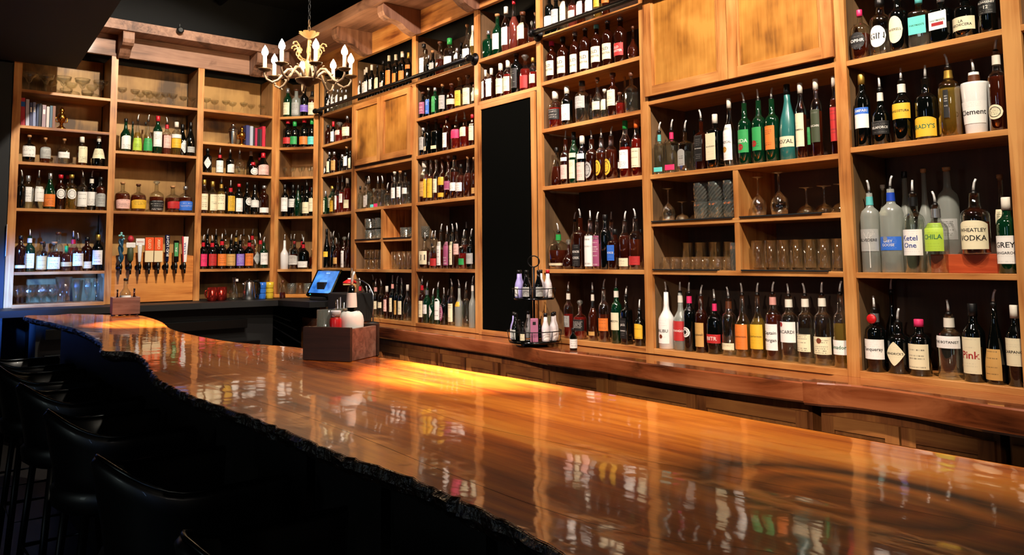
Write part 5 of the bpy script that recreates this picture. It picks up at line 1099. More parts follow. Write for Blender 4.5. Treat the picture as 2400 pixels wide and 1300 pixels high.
# cordial glasses in the corner bay
for k in range(7):
    p_ = A_+T_*(.075+k*.047)+Vector((.66*1, .75*1, 0)).normalized()*(.07+.06*(k % 2)); gl('stem', p_.x, p_.y, Z(.801), 'small stemmed cordial glass, %s from left, third shelf, corner bay' % ORD[k+1], 'cordial glasses in the corner bay', s=.95)
for k in range(4):
    p_ = A_+T_*(.085+k*.085)+Vector((.66, .75, 0)).normalized()*.05; gl('cut' if k % 2 else 'tumbler', p_.x, p_.y, Z(-.325), '%s tumbler, %s from left, bottom of corner bay' % ('cut glass' if k % 2 else 'smooth', ORD[k+1]), 'tumblers in the corner bay', s=1.05)
# bottom of leftmost bay
for k, x in enumerate((.905, .985, 1.068, 1.148)): gl('goblet', x, 7.43, Z(-.335), 'round stemmed goblet, %s from left, bottom of leftmost bay' % ORD[k+1], 'goblets at the bottom of the leftmost bay', s=1.0)
for k, x in enumerate((.95, 1.03, 1.11)): gl('goblet', x, 7.54, Z(-.335), 'round stemmed goblet in back row, %s from left, bottom of leftmost bay' % ORD[k+1], 'goblets at the bottom of the leftmost bay', s=1.0)
for k, x in enumerate((1.235,)): gl('pint', x, 7.48, Z(-.335), 'tall ribbed glass pitcher standing at the bottom of leftmost bay', 'tall glasses at the bottom of the leftmost bay', s=1.5)
for k, x in enumerate((1.325, 1.405, 1.475)): gl('flute', x, 7.45, Z(-.335), 'stemmed flute glass, %s from left, bottom of leftmost bay' % ORD[k+1], 'tall glasses at the bottom of the leftmost bay')
# cubbyholes of the small cupboard bay
for c in range(2):
    yb = (6.215, 5.72)[c]; side_ = ('left', 'right')[c]
    for k in range(4):
        for lv in range(2 if c == 0 else 1):
            gl('cut', RX+.07+.02*(k % 2), yb-.19*(c)-.09*k+.0*lv-.09*(1-c), Z(.168)+.0965*lv, 'cut glass tumbler, %s from left%s, upper %s cubbyhole, small cupboard bay' % (ORD[k+1], (', lower', ', stacked')[lv] if c == 0 else '', side_), 'cut tumblers in the upper cubbyholes', s=.9)
for k in range(4):
    for lv in range(2): gl('rocks', RX+.07, 6.13-.09*k, Z(-.085)+.0835*lv, 'plain rocks glass, %s from left, %s, lower left cubbyhole, small cupboard bay' % (ORD[k+1], ('lower', 'stacked')[lv]), 'rocks glasses in the lower left cubbyhole', s=1)
for k in range(5): gl('highball', RX+.07, 5.68-.08*k, Z(-.085), 'tall highball glass, %s from left, lower right cubbyhole, small cupboard bay' % ORD[k+1], 'highball glasses in the small cupboard bay')
# cubbyholes of the wide bay
gl('wine', RX+.07, 2.79, Z(.186), 'upside-down wine glass at the left of the upper left cubbyhole, wide bay', 'upturned wine glasses', True, .85)
for k, y in enumerate((2.72, 2.65)): gl('coupe', RX+.10+.03*k, y, Z(.186), 'low upturned glass %s the tall wine glass, upper left cubbyhole' % ('just right of', 'two right of')[k], 'upturned wine glasses', True, .8)
for k in range(3):
    for lv in range(2): gl('cut', RX+.075, 2.57-.092*k, Z(.186)+.0975*lv, 'cut glass tumbler, %s column, %s, upper left cubbyhole, wide bay' % (ORD[k+1], ('lower', 'stacked on top')[lv]), 'stacked cut tumblers in the wide bay')
for k, y in enumerate((2.235, 2.12)): gl('wine', RX+.08, y, Z(.186), 'upside-down red wine glass, %s, upper right cubbyhole, wide bay' % ('left one', 'second one')[k], 'upturned wine glasses', True, .92+.06*k)
for k, y in enumerate((2.02, 1.93, 1.83)): gl('coupe', RX+.15-.03*(k == 2), y, Z(.186), 'low upturned coupe, %s from left, upper right cubbyhole, wide bay' % ORD[k+1], 'upturned wine glasses', True)
for k in range(7): gl('rocks', RX+.065, 2.80-.066*k, Z(-.072), 'small rocks glass, %s from left, front row, lower left cubbyhole, wide bay' % ORD[k+1], 'rocks glasses in the wide bay', s=.84)
for k in range(4): gl('highball', RX+.16, 2.74-.09*k, Z(-.072), 'tall glass behind the rocks glasses, %s from left, lower left cubbyhole' % ORD[k+1], 'tall glasses behind the rocks glasses')
gl('cut', RX+.055, 2.355, Z(-.072), 'tall cut glass at the right end of the lower left cubbyhole', 'rocks glasses in the wide bay', s=.8).scale = (.7, .7, 1.45)
for k in range(7): gl('highball', RX+.065, 2.235-.0685*k, Z(-.072), 'straight highball glass, %s from left, front row, lower right cubbyhole' % ORD[k+1], 'highball glasses in the wide bay')
for k in range(6): gl('highball', RX+.15, 2.20-.0685*k, Z(-.072), 'straight highball glass, %s from left, back row, lower right cubbyhole' % ORD[k+1], 'highball glasses in the wide bay')
# black bar mats under the glasses
for (y0, y1, z, lb) in ((2.33, 2.85, .186, 'thin black shelf mat in the upper left cubbyhole, wide bay'), (1.86, 2.29, .186, 'thin black shelf mat in the upper right cubbyhole, wide bay'), (2.43, 2.85, -.072, 'thin black shelf mat in the lower left cubbyhole, wide bay'), (1.84, 2.29, -.072, 'thin black shelf mat in the lower right cubbyhole, wide bay'),
                        (5.81, 6.25, .168, 'thin black shelf mat in the upper left cubbyhole, small cupboard bay'), (5.32, 5.76, .168, 'thin black shelf mat in the upper right cubbyhole, small cupboard bay')):
    tag(MB().box(RX-.004, RX+.02, y0, y1, Z(z), Z(z)+.006).build('shelf_mat', 'mat_black'), lb, 'mat', 'black shelf mats')
# ================================================================ books, shakers and ornaments on the far wall
def book(x, w, h, col, label, tilt=0, z=1.102, y=7.42, dep=.17, band=None):
    m = plain('book_'+col.strip('#'), col, .55)
    t0 = thing('book', label, 'book', (x, y, Z(z)+.0005), 0, 'books on the second shelf'); t0.rotation_euler = (0, tilt, 0)
    b = MB(); b.box(-w/2, w/2, 0, .004, 0, h); b.box(-w/2, -w/2+.002, .004, dep, 0, h); b.box(w/2-.002, w/2, .004, dep, 0, h); b.build('cover', m.name, t0)
    MB().box(-w/2+.0025, w/2-.0025, .0045, dep-.004, .003, h-.003).build('pages', 'label_paper', t0)
    if band: MB().box(-w*.3, w*.3, -.0008, 0, h*band[0], h*band[1]).build('spine_label', band[2], t0)
    return t0
def word_on_spine(bk, s, size, mat, z, w):
    vs, fs = textgeo(s); xs = [v[0] for v in vs]; w0 = max(xs)-min(xs); k = size/w0
    h0 = max(v[1] for v in vs)-min(v[1] for v in vs); k = min(k, w*.6/h0)
    put('lettering', MB().add([(v[1]*k, -.001, z-v[0]*k) for v in vs], fs).mesh('lettering', [mat]), bk)
for i, (x, w, h, c, nm, t_) in enumerate(((.888, .030, .232, '#b51e3c', 'thick red book with blue top, first from left', -.03), (.920, .024, .224, '#b9bdd2', 'pale grey-white book, second from left', -.03), (.945, .018, .20, '#3a3f66', 'dark blue-grey book, third from left', -.03),
        (.967, .02, .205, '#8d9ac0', 'light blue book, fourth from left', -.02), (.988, .014, .195, '#22365e', 'navy book, fifth from left', 0), (1.006, .018, .20, '#16171c', 'black book, sixth from left', 0), (1.034, .026, .19, '#a58c94', 'dusty pink book, seventh from left', 0),
        (1.062, .020, .18, '#d8ccc6', 'cream book, eighth from left', 0), (1.085, .018, .19, '#4a6a7c', 'slate blue book, ninth from left', 0), (1.106, .02, .19, '#8a5a48', 'brown book at the right end of the row', 0))):
    b = book(x, w, h, c, nm+', second shelf of leftmost bay', t_, band=(.6, .8, 'white') if i in (2, 3, 6) else None)
    if i == 0: MB().box(-.014, .014, -.0012, 0, .16, .20).build('spine_label', 'tiki_blue', b)
for i, (x, w, h, c, nm) in enumerate(((2.735, .032, .20, '#3a3f78', 'thick navy book, first from left'), (2.772, .028, .195, '#b5bed0', 'pale blue book, second from left'), (2.795, .014, .185, '#20232c', 'thin black book, third from left'), (2.818, .022, .18, '#b0204c', 'crimson book, fourth from left'),
        (2.842, .018, .175, '#18191c', 'black book, fifth from left'), (2.863, .018, .175, '#3a2c34', 'dark plum book, sixth from left'), (2.893, .030, .205, '#c8203c', 'tall bright red book at the right end'))):
    b = book(x, w, h, c, nm+', second shelf right of taps', z=1.092)
    if i in (0, 3, 6): word_on_spine(b, ('BAR', '', '', 'DRINK', '', '', 'COCKTAILS')[i] if False else '', .1, 'ink_white', .1, w) if False else None
def statuette(x, z, label):
    t0 = thing('statuette', label, 'ornament', (x, 7.44, Z(z)+.0005), 0, 'gold statuettes beside the books')
    MB().lathe([(.036, 0), (.036, .012), (.028, .018), (.014, .03), (.012, .05)], 16).build('base', 'gold', t0)
    b = MB(); b.lathe([(.012, .05), (.03, .075), (.036, .10), (.03, .125), (.012, .14), (.018, .15), (.02, .165), (.012, .178), (.004, .19)], 16)
    b.build('figure', 'gold', t0)
    for sg in (1, -1): MB().tube([(sg*.03, 0, .11), (sg*.045, 0, .09), (sg*.042, 0, .065), (sg*.022, 0, .06)], .005, 6).build('handle', 'gold', t0)
statuette(1.165, 1.102, 'small gold figurine right of the books in the leftmost bay'); statuette(2.685, 1.092, 'small gold figurine left of the books, right of the taps')
t0 = thing('cocktail_shaker', 'steel cocktail shaker on the second shelf right of the taps', 'shaker', (2.60, 7.44, Z(1.092)+.0005))
MB().lathe([(.03, 0), (.032, .01), (.042, .12), (.042, .135)], 20).build('cup', 'steel', t0); MB().lathe([(.043, .132), (.04, .145), (.028, .165), (.022, .175)], 20).build('strainer', 'steel', t0); MB().lathe([(.02, .172), (.021, .195), (.012, .205), (.003, .208)], 16).build('cap', 'steel', t0)
# ================================================================ beer taps
TX = (1.625, 1.700, 1.775, 1.850, 1.925, 1.998, 2.073, 2.147)
def tapbase(x, label):
    t0 = thing('beer_tap', label, 'tap', (x, 7.374, Z(-.04)), 0, 'row of beer taps')
    MB().lathe([(.024, 0), (.024, .008), (.012, .012), (.011, .055)], 14).build('shank', 'dark_steel', t0, (0, 0, -.012), (PI/2, 0, 0))
    b = MB(); b.lathe([(.012, -.03), (.016, -.02), (.017, .0), (.013, .012), (.009, .022), (.007, .03)], 14, c=(0, -.062, 0)); b.tube([(0, -.062, -.01), (0, -.075, -.035), (0, -.08, -.07)], [.011, .009, .007], 10); b.build('faucet', 'dark_steel', t0)
    return t0
HZ = .03
def H(t0, mb, nm, mats): return mb.build(nm, mats, t0, (0, -.062, HZ))
t0 = tapbase(TX[0], 'beer tap with twisted blue sculpted handle, leftmost of the taps')
b = MB(); pts = [(.008*math.sin(k*.9), .008*math.cos(k*.9), .02*k) for k in range(11)]; b.tube(pts, [.012+.006*math.sin(k*.7)**2 for k in range(11)], 8); H(t0, b, 'handle', plain('tap_blue', '#1c4a66', .3, coat=.5).name); b = MB().tube([(-p[0]*1.8, -p[1]*1.8, p[2]) for p in pts], .008, 7); H(t0, b, 'strand', 'tap_blue')
b = MB()
for (dx, dy, dz) in ((0, 0, .235), (.016, 0, .225), (-.014, 0, .228), (.003, .01, .25), (.02, .0, .20)): b.lathe([(.002, -.01), (.009, -.005), (.011, 0), (.009, .005), (.002, .01)], 10, c=(dx, dy, dz))
H(t0, b, 'bubbles', plain('tap_aqua', '#7fc4c4', .3, coat=.5).name)
t0 = tapbase(TX[1], 'beer tap with camouflage grip and red crown top, second from left')
b = MB(); b.lathe([(.010, 0), (.024, .02), (.027, .07), (.024, .12), (.014, .13)], 14); H(t0, b, 'handle', plain('camo', '#3c4426', .6).name)
b = MB(); b.box(-.036, .036, -.014, -.006, .125, .17, bev=.003); H(t0, b, 'sign', 'white'); b = MB(); b.lathe([(.01, .17), (.024, .185), (.028, .2), (.018, .222), (.005, .23)], 8); H(t0, b, 'crown', 'book_red')
t0 = tapbase(TX[2], 'beer tap with white square sign on a tapered white handle, third from left')
b = MB(); b.lathe([(.010, 0), (.012, .01), (.02, .14), (.02, .15)], 14, sy=.7); H(t0, b, 'handle', 'white'); b = MB(); b.box(-.035, .035, -.012, .008, .145, .205, bev=.003); H(t0, b, 'sign', 'white')
put('lettering', MB().add([(v[0]*.012, -.0125, .175+v[1]*.016) for v in textgeo('BREWING')[0]], textgeo('BREWING')[1]).mesh('lettering', ['ink_red']), t0, (0, -.062, HZ))
for k, nm in ((3, 'fourth from left'), (4, 'fifth from left')):
    t0 = tapbase(TX[k], 'beer tap with orange and cream paddle handle, '+nm)
    b = MB(); b.box(-.034, .034, -.01, .01, 0, .10, bev=.003); H(t0, b, 'handle', 'book_cream' if 'book_cream' in MAT else plain('book_cream', '#e6d3a8', .5).name)
    b = MB(); b.box(-.034, .034, -.011, .011, .1005, .215, bev=.003); H(t0, b, 'top_panel', plain('tap_orange', '#e8541c', .45).name)
    vs, fs = textgeo('GOLD' if k == 3 else 'CREEK'); put('lettering', MB().add([(v[1]*.03, -.0118, .157+v[0]*.03) for v in vs], fs).mesh('lettering', ['book_cream']), t0, (0, -.062, HZ))
def sidetext(t0, s, sz, mat, z, w, y=-.0205):
    vs, fs = textgeo(s); put('lettering', MB().add([(v[1]*w, y, z-v[0]*sz) if False else (-v[1]*w, y, z+v[0]*sz) for v in vs], fs).mesh('lettering', [mat]), t0, (0, -.062, HZ))
t0 = tapbase(TX[5], 'beer tap with dark blue handle with white upright lettering, sixth from left')
b = MB(); b.lathe([(.009, 0), (.014, .01), (.021, .22), (.02, .235), (.008, .24)], 16); H(t0, b, 'handle', plain('tap_navy', '#10183c', .25, coat=.5).name); sidetext(t0, 'BUD LIGHT', .036, 'ink_white', .14, .028, -.0215)
t0 = tapbase(TX[6], 'beer tap with black and green handle with badge, seventh from left')
b = MB(); b.box(-.022, .022, -.01, .01, 0, .19, bev=.005); H(t0, b, 'handle', 'black_gloss'); b = MB(); b.box(-.016, .016, -.0125, -.0101, .05, .17, bev=.001); H(t0, b, 'badge', plain('badge_green', '#4c9a5c', .4).name); sidetext(t0, 'IPA', .03, 'ink_white', .11, .022, -.0135)
t0 = tapbase(TX[7], 'beer tap with tall white handle and red edge, rightmost of the taps')
b = MB(); b.prism([(-.014, 0), (.014, 0), (.028, .225), (-.028, .225)], -.011, .011, axis=1); recalc(H(t0, b, 'handle', 'white')); b = MB(); b.prism([(-.0145, .0), (-.008, 0), (-.014, .226), (-.0285, .226)], -.0115, .0115, axis=1); recalc(H(t0, b, 'edge_stripe', 'book_red')); sidetext(t0, 'ULTRA', .034, 'ink_blue', .12, .024, -.0122)
# ================================================================ things on the dark far counter
FZ = Z(-.362)+.0005
def mug(x, y, lb):
    t0 = thing('copper_mug', lb, 'mug', (x, y, FZ), 0, 'copper mugs on the far counter')
    MB().lathe([(.034, 0), (.038, .003), (.042, .03), (.04, .12), (.0385, .12), (.038, .01), (.002, .006)], 20, cap1=False).build('cup', 'copper', t0)
    MB().tube([(-.038, -.01, .10), (-.062, -.012, .092), (-.066, -.012, .06), (-.056, -.012, .035), (-.04, -.01, .03)], .004, 8).build('handle', 'copper', t0)
for k, (x, y) in enumerate(((2.365, 7.22), (2.455, 7.25), (2.41, 7.34), (2.50, 7.35))):
    mug(x, y, 'shiny copper mug, %s, right of the beer taps' % ('front left', 'front right', 'back left', 'back right')[k])
t0 = thing('carafe', 'clear glass carafe with white tag between copper mugs and kettle', 'carafe', (2.575, 7.26, FZ)); MB().lathe([(.03, 0), (.04, .01), (.042, .06), (.03, .12), (.014, .15), (.012, .19), (.018, .205)], 18).build('glass', 'glass_clear', t0); MB().lathe([(.038, .004), (.039, .05), (.03, .07)], 14).build('liquid', 'water_spirit', t0); MB().box(.012, .034, -.012, -.010, .17, .192).build('tag', 'white', t0)
t0 = thing('kettle', 'brushed steel kettle with black handle on the far counter', 'kettle', (2.70, 7.22, FZ))
MB().lathe([(.062, 0), (.064, .006), (.048, .155), (.044, .162)], 24).build('body', 'steel', t0); MB().lathe([(.044, .162), (.03, .172), (.006, .176), (.01, .188), (.003, .192)], 18).build('lid', 'black_gloss', t0)
MB().tube([(.04, 0, .168), (.085, 0, .17), (.1, 0, .13), (.095, 0, .06), (.062, 0, .025)], .011, 10).build('handle', 'black_gloss', t0); MB().tube([(-.045, 0, .135), (-.062, 0, .152)], [.012, .007], 8).build('spout', 'steel', t0)
for x, y, m, lb in ((2.835, 7.24, 'tiki_blue', 'blue ceramic tiki mug on the far counter'), (2.915, 7.26, 'tiki_yellow', 'yellow ceramic mug right of the blue tiki mug')):
    b = MB(); b.lathe([(.028, 0), (.034, .004), (.03, .02), (.036, .04), (.03, .055), (.037, .08), (.031, .1), (.037, .12), (.036, .155), (.033, .155), (.03, .02), (.002, .015)], 18, cap1=False, sec=lambda a: 1+.05*math.cos(6*a)); o = b.build('tiki_mug', m, None, (x, y, FZ)); tag(o, lb, 'mug')
t0 = thing('small_bottle', 'small clear bottle with dark liquid beside the yellow mug', 'bottle', (2.985, 7.13, FZ)); MB().lathe([(.026, 0), (.028, .004), (.028, .09), (.012, .115), (.010, .15)], 16).build('glass', 'glass_clear', t0); MB().lathe([(.025, .003), (.026, .06)], 14).build('liquid', 'whiskey', t0); MB().lathe([(.013, .145), (.015, .15), (.014, .175)], 12).build('stopper', 'cap_B', t0)
# ================================================================ till screen
t0 = thing('till_screen', 'black till with tilted glowing blue touch screen in the corner', 'screen', (3.10, 6.62, FZ+.0), math.atan2(-.25, -.97))
L_ = .335; Hh = .27; tl = math.radians(30)
M = Matrix.Translation((.0, 0, .04)) @ Matrix.Rotation(-tl, 4, 'Y')
MB().box(-.03, 0, -L_/2, L_/2, 0, Hh, bev=.006).xf(M).build('housing', 'black_gloss', t0)
t = NT('screen_blue'); tc = t.n('ShaderNodeTexCoord'); nz = t.n('ShaderNodeTexNoise'); nz.inputs['Scale'].default_value = 9; nz.inputs['Detail'].default_value = 3; cr = t.n('ShaderNodeValToRGB'); cr.color_ramp.elements[0].position = .35; cr.color_ramp.elements[0].color = lin('#1c4f9c'); cr.color_ramp.elements[1].position = .7; cr.color_ramp.elements[1].color = lin('#4a8ad8')
t.l(tc.outputs['Object'], nz.inputs[0]); t.l(nz.outputs[0], cr.inputs[0]); t.l(cr.outputs[0], t.b.inputs['Emission Color']); t.l(cr.outputs[0], t.b.inputs['Base Color']); setp(t.b, estr=.75, rough=.15); MAT['screen_blue'] = t.m
MB().box(.0003, .002, -L_/2+.022, L_/2-.022, .028, Hh-.02).xf(M).build('display', 'screen_blue', t0)
plain('screen_pale', '#9dc0e8', .4, estr=.9)
MB().box(.002, .0026, -.02, .03, .225, .231).xf(M).build('icon', 'screen_pale', t0); MB().box(.002, .0026, -.06, .04, .08, .16).xf(M).build('window', plain('screen_mid', '#5a94dc', .4, estr=.6).name, t0)
MB().lathe([(.0035, 0), (.003, .002)], 8).xf(M @ Matrix.Translation((.001, -.11, .012)) @ Matrix.Rotation(PI/2, 4, 'Y')).build('power_light', plain('led', '#30e0a0', .4, estr=6).name, t0)
MB().box(-.10, .02, -.09, .09, 0, .03, bev=.006).build('stand', 'black', t0); MB().box(-.085, -.03, -.05, .05, .03, .16, bev=.006).build('neck', 'black', t0)
o = MB().box(-.12, .12, -.17, .17, 0, .24, bev=.008).build('till_printer', 'black', None, (3.16, 6.12, Z(-.522)+.0005)); tag(o, 'black receipt printer box on the back counter below the till', 'printer')
# gooseneck lamp
t0 = thing('gooseneck_lamp', 'small red-rimmed lamp on a curved chrome arm behind the wine bottle', 'lamp', (3.16, 5.72, Z(-.522)+.0005))
MB().lathe([(.05, 0), (.05, .012), (.012, .02)], 18).build('base', 'black', t0)
MB().tube([(0, 0, .015), (0, 0, .24), (-.01, .05, .31), (-.03, .12, .345), (-.05, .2, .352), (-.055, .26, .35)], .006, 8).build('arm', 'steel', t0)
MB().lathe([(.02, .02), (.055, .0), (.06, -.012)], 20, c=(-.055, .30, .335)).build('shade', 'red_pulp', t0); MB().lathe([(.018, .03), (.018, .02)], 14, c=(-.055, .30, .335)).build('cap', 'white', t0); MB().lathe([(.058, -.014), (.05, -.02)], 18, c=(-.055, .30, .335)).build('rim', 'black', t0)
# ================================================================ the caddies on the bar
def caddy(name, p0, ang, L, W, H_, m_long, m_short, label):
    t0 = thing(name, label, 'caddy', (p0[0], p0[1], ZB+.001), ang)
    w = .014
    MB().box(0, L, 0, w, 0, H_, bev=.0015).build('side_panel', m_long, t0); MB().box(0, L, W-w, W, 0, H_, bev=.0015).build('side_panel', m_long, t0)
    MB().box(0, w, w, W-w, .0, H_-.004, bev=.0015).build('end_panel', m_short, t0); MB().box(L-w, L, w, W-w, 0, H_-.004, bev=.0015).build('end_panel', m_short, t0)
    MB().box(w, L-w, w, W-w, .004, .014).build('floor_board', m_long, t0)
    return t0
# near caddy: origin at the corner nearest the camera, long side runs left-away
ang = math.radians(119)
cad = caddy('wooden_caddy', (1.26, 2.437), ang, .232, -.0, .127, 'caddy_dark', 'caddy_dark', 'dark wooden caddy on the bar holding a wrapped wine bottle and jars') if False else None
t0 = thing('wooden_caddy', 'dark wooden caddy on the bar holding a wrapped wine bottle and jars', 'caddy', (1.26, 2.437, ZB+.001), ang)
Lc, Wc, Hc, w = .192, .185, .114, .013      # local x along the long side, local -y towards the bar's back
MB().box(0, Lc, -w, 0, 0, Hc, bev=.0015).build('side_panel', 'caddy_dark', t0); MB().box(0, Lc, -Wc, -Wc+w, 0, Hc, bev=.0015).build('side_panel', 'caddy_dark', t0)
MB().box(.006, .006+w, -Wc+w, -w, 0, Hc-.006, bev=.0015).build('end_panel', 'caddy_pale', t0); MB().box(Lc-w, Lc, -Wc+w, -w, 0, Hc-.004, bev=.0015).build('end_panel', 'caddy_dark', t0)  # paler wood on the end panel facing the light, light put into the colour
MB().box(.006+w, Lc-w, -Wc+w, -w, .002, .012).build('floor_board', 'caddy_dark', t0)
CM = Matrix.Translation((1.26, 2.437, ZB+.001)) @ Matrix.Rotation(ang, 4, 'Z')
def inc(lx, ly): v = CM @ Vector((lx, ly, 0)); return (v.x, v.y, ZB+.0145)
# wrapped wine bottle
wb = thing('wine_bottle', 'wine bottle wrapped in white printed paper standing in the dark caddy', 'bottle', inc(.065, -.105))
MB().lathe([(.035, 0), (.036, .005), (.036, .105), (.026, .135), (.0145, .152), (.0135, .232)], 20).build('glass', 'glass_black', wb)
rnd = random.Random(5); vs = []; fs = []
rows = [(.0385, .002), (.041, .03), (.0415, .06), (.042, .09), (.0425, .115), (.041, .13), (.036, .142), (.026, .149)]
for i, (r, z) in enumerate(rows):
    for k in range(26): q = r*(1+rnd.uniform(-.018, .018)); vs.append((q*math.cos(2*PI*k/26), q*math.sin(2*PI*k/26), z+rnd.uniform(-.002, .002)))
for i in range(len(rows)-1):
    for k in range(26): k2 = (k+1) % 26; fs.append((i*26+k, i*26+k2, (i+1)*26+k2, (i+1)*26+k))
me = MB().add(vs, fs, 0, True).mesh('paper_wrap', ['label_W']); ul = me.uv_layers.new(name='UVMap')
for lp in me.loops: i = lp.vertex_index; ul.data[lp.index].uv = ((i % 26)/26*4, (i//26)/8)
put('paper_wrap', me, wb)
me = MB().lathe([(.0195, .162), (.0185, .185), (.0165, .213)], 18, cap0=False, cap1=False).mesh('neck_wrap', ['label_W']); ul = me.uv_layers.new(name='UVMap')
for lp in me.loops: i = lp.vertex_index; ul.data[lp.index].uv = ((i % 18)/18*3, (i//18)/3)
put('neck_wrap', me, wb); put('pourer', POUR, wb, (0, 0, .235)); MB().box(-.03, .012, -.002, .002, .240, .2445).build('straw', plain('straw', '#e8dc96', .5).name, wb, (0, 0, 0), (0, 0, -.6))
MB().tube([(0, 0, .235), (0, 0, .30)], .0016, 6).build('bar_spoon', 'steel', wb)
# jars
j = thing('jar', 'large ribbed clear glass jar at the back left of the dark caddy', 'jar', inc(.138, -.06)); MB().lathe([(.03, 0), (.036, .006), (.038, .09), (.034, .10), (.034, .155), (.032, .155), (.034, .008), (.002, .006)], 20, cap1=False, sec=lambda a: 1+.03*math.cos(12*a)).build('glass', 'glass_jar', j)
j = thing('jar', 'jar of bright red cherries with white lid in the dark caddy', 'jar', inc(.088, -.042)); MB().lathe([(.0205, .12), (.019, .135), (.019, .15)], 18).build('glass', 'glass_clear', j); MB().lathe([(.019, .0), (.021, .004), (.021, .125), (.017, .132)], 16).build('cherries', 'red_pulp', j); MB().lathe([(.018, .134), (.018, .152), (.016, .154)], 16).build('lid', 'label_paper', j)
for (lx, ly, lb, n) in ((.118, -.105, 'glass jar of clear drinking straws in the dark caddy', 6), (.14, -.148, 'glass jar with picks beside the wrapped bottle', 3)):
    j = thing('straw_jar', lb, 'jar', inc(lx, ly)); MB().lathe([(.02, 0), (.022, .004), (.022, .14), (.023, .155), (.021, .155), (.02, .006), (.002, .005)], 16, cap1=False).build('glass', 'glass_jar', j)
    b = MB()
    for q in range(n): a = q*2.1; b.tube([(.006*math.cos(a), .006*math.sin(a), .01), (.014*math.cos(a), .014*math.sin(a), .175+.01*(q % 3))], .0016, 5)
    b.build('straws', 'glass_clear' if n == 6 else 'label_paper', j)
# far caddy
a2 = math.radians(-7)
t0 = thing('wooden_crate', 'small pale wooden crate with bottles at the far end of the bar', 'caddy', (1.185, 5.50, ZB+.001), a2)
Lf, Wf, Hf = .158, .17, .115
MB().box(0, Lf, 0, .012, .008, Hf, bev=.0015).build('end_panel', 'caddy_pale', t0); MB().box(0, Lf, Wf-.012, Wf, .008, Hf, bev=.0015).build('end_panel', 'caddy_pale', t0)
MB().box(0, .012, .012, Wf-.012, .008, Hf, bev=.0015).build('side_panel', 'caddy_pale', t0); MB().box(Lf-.012, Lf, .012, Wf-.012, .008, Hf, bev=.0015).build('side_panel', 'caddy_pale', t0)
MB().box(.012, Lf-.012, .012, Wf-.012, .008, .018).build('floor_board', 'caddy_pale', t0)
for k in range(4): MB().box(.006+.044*k, .018+.044*k, .002, Wf-.002, 0, .008).build('foot', 'caddy_dark', t0)
FM = Matrix.Translation((1.185, 5.50, ZB+.019)) @ Matrix.Rotation(a2, 4, 'Z')
for (lx, ly, r, h, m, lab_, lb, capm) in ((.078, .07, .032, .215, 'glass_clear', True, 'clear bottle with white paper label in the pale crate', 'black'), (.128, .05, .015, .15, 'glass_amber', False, 'small dark dropper bottle at the right of the pale crate', 'black'), (.030, .05, .0135, .145, 'glass_amber', False, 'small dark bottle at the left of the pale crate', 'black')):
    v = FM @ Vector((lx, ly, 0)); b = thing('crate_bottle', lb, 'bottle', (v.x, v.y, v.z), -PI/2-.6)
    MB().lathe([(r*.92, 0), (r, .004), (r, h*.58), (r*.4, h*.72), (r*.34, h*.94)], 16).build('glass', m, b); MB().lathe([(r*.4, h*.93), (r*.42, h), (r*.3, h*1.01)], 12).build('cap', capm, b)
    if lab_:
        me = MB().lathe([(r+.001, .02), (r+.001, h*.5)], 18, cap0=False, cap1=False).mesh('label', ['label_W']); ul = me.uv_layers.new(name='UVMap')
        for lp in me.loops: i = lp.vertex_index; ul.data[lp.index].uv = ((i % 18)/18, i//18)
        put('label', me, b)
# ================================================================ two-tier bottle carousel
CX, CY, CZ = 3.10, 3.64, Z(-.522)+.0008
ca = thing('bottle_carousel', 'round black wire two-tier carousel of bitters on the back counter', 'carousel', (CX, CY, CZ))
MB().lathe([(.07, 0), (.075, .012), (.135, .018), (.138, .028), (.03, .03)], 28).build('lower_tray', 'black_gloss', ca)
MB().lathe([(.03, .262), (.108, .262), (.11, .27), (.03, .272)], 28).build('upper_tray', 'black_gloss', ca)
MB().tube([(0, 0, .02), (0, 0, .45)], .006, 8).build('pole', 'iron', ca)
def circ(r, z, n=28): return [(r*math.cos(2*PI*k/n), r*math.sin(2*PI*k/n), z) for k in range(n)]
MB().tube(circ(.145, .085), .0028, 6, closed=True).build('lower_ring', 'iron', ca); MB().tube(circ(.116, .325), .0028, 6, closed=True).build('upper_ring', 'iron', ca)
MB().tube([(.0, .032*math.cos(a), .48+.032*math.sin(a)) for a in [2*PI*k/20 for k in range(20)]], .0035, 6, closed=True).xf(Matrix.Rotation(.6, 4, 'Z')).build('carry_ring', 'iron', ca)
for k in range(8):
    a = 2*PI*k/8; MB().tube([(.136*math.cos(a), .136*math.sin(a), .024), (.145*math.cos(a), .145*math.sin(a), .085)], .002, 5).build('upright', 'iron', ca); MB().tube([(.109*math.cos(a), .109*math.sin(a), .268), (.116*math.cos(a), .116*math.sin(a), .325)], .002, 5).build('upright', 'iron', ca)
ca.scale = (1.12, 1.12, 1.04)
plain('wrap_white', '#e6dfe2', .55); plain('wrap_pink', '#b06a8a', .6); plain('wrap_violet', '#a8a0e0', .4); plain('box_kraft', '#a89a70', .7)
BT = [('W', 'white paper-wrapped bitters bottle'), ('K', 'small dark amber bitters bottle'), ('P', 'white-wrapped bitters bottle with pink cap'), ('D', 'dark bitters bottle with diamond label'), ('D2', 'dark bitters bottle with patterned label'), ('V', 'violet tinted bitters bottle'), ('K', 'small black dropper bottle'), ('W', 'white paper-wrapped bitters bottle'), ('X', 'tall purple cardboard bitters box'), ('T', 'kraft-coloured bitters box')]
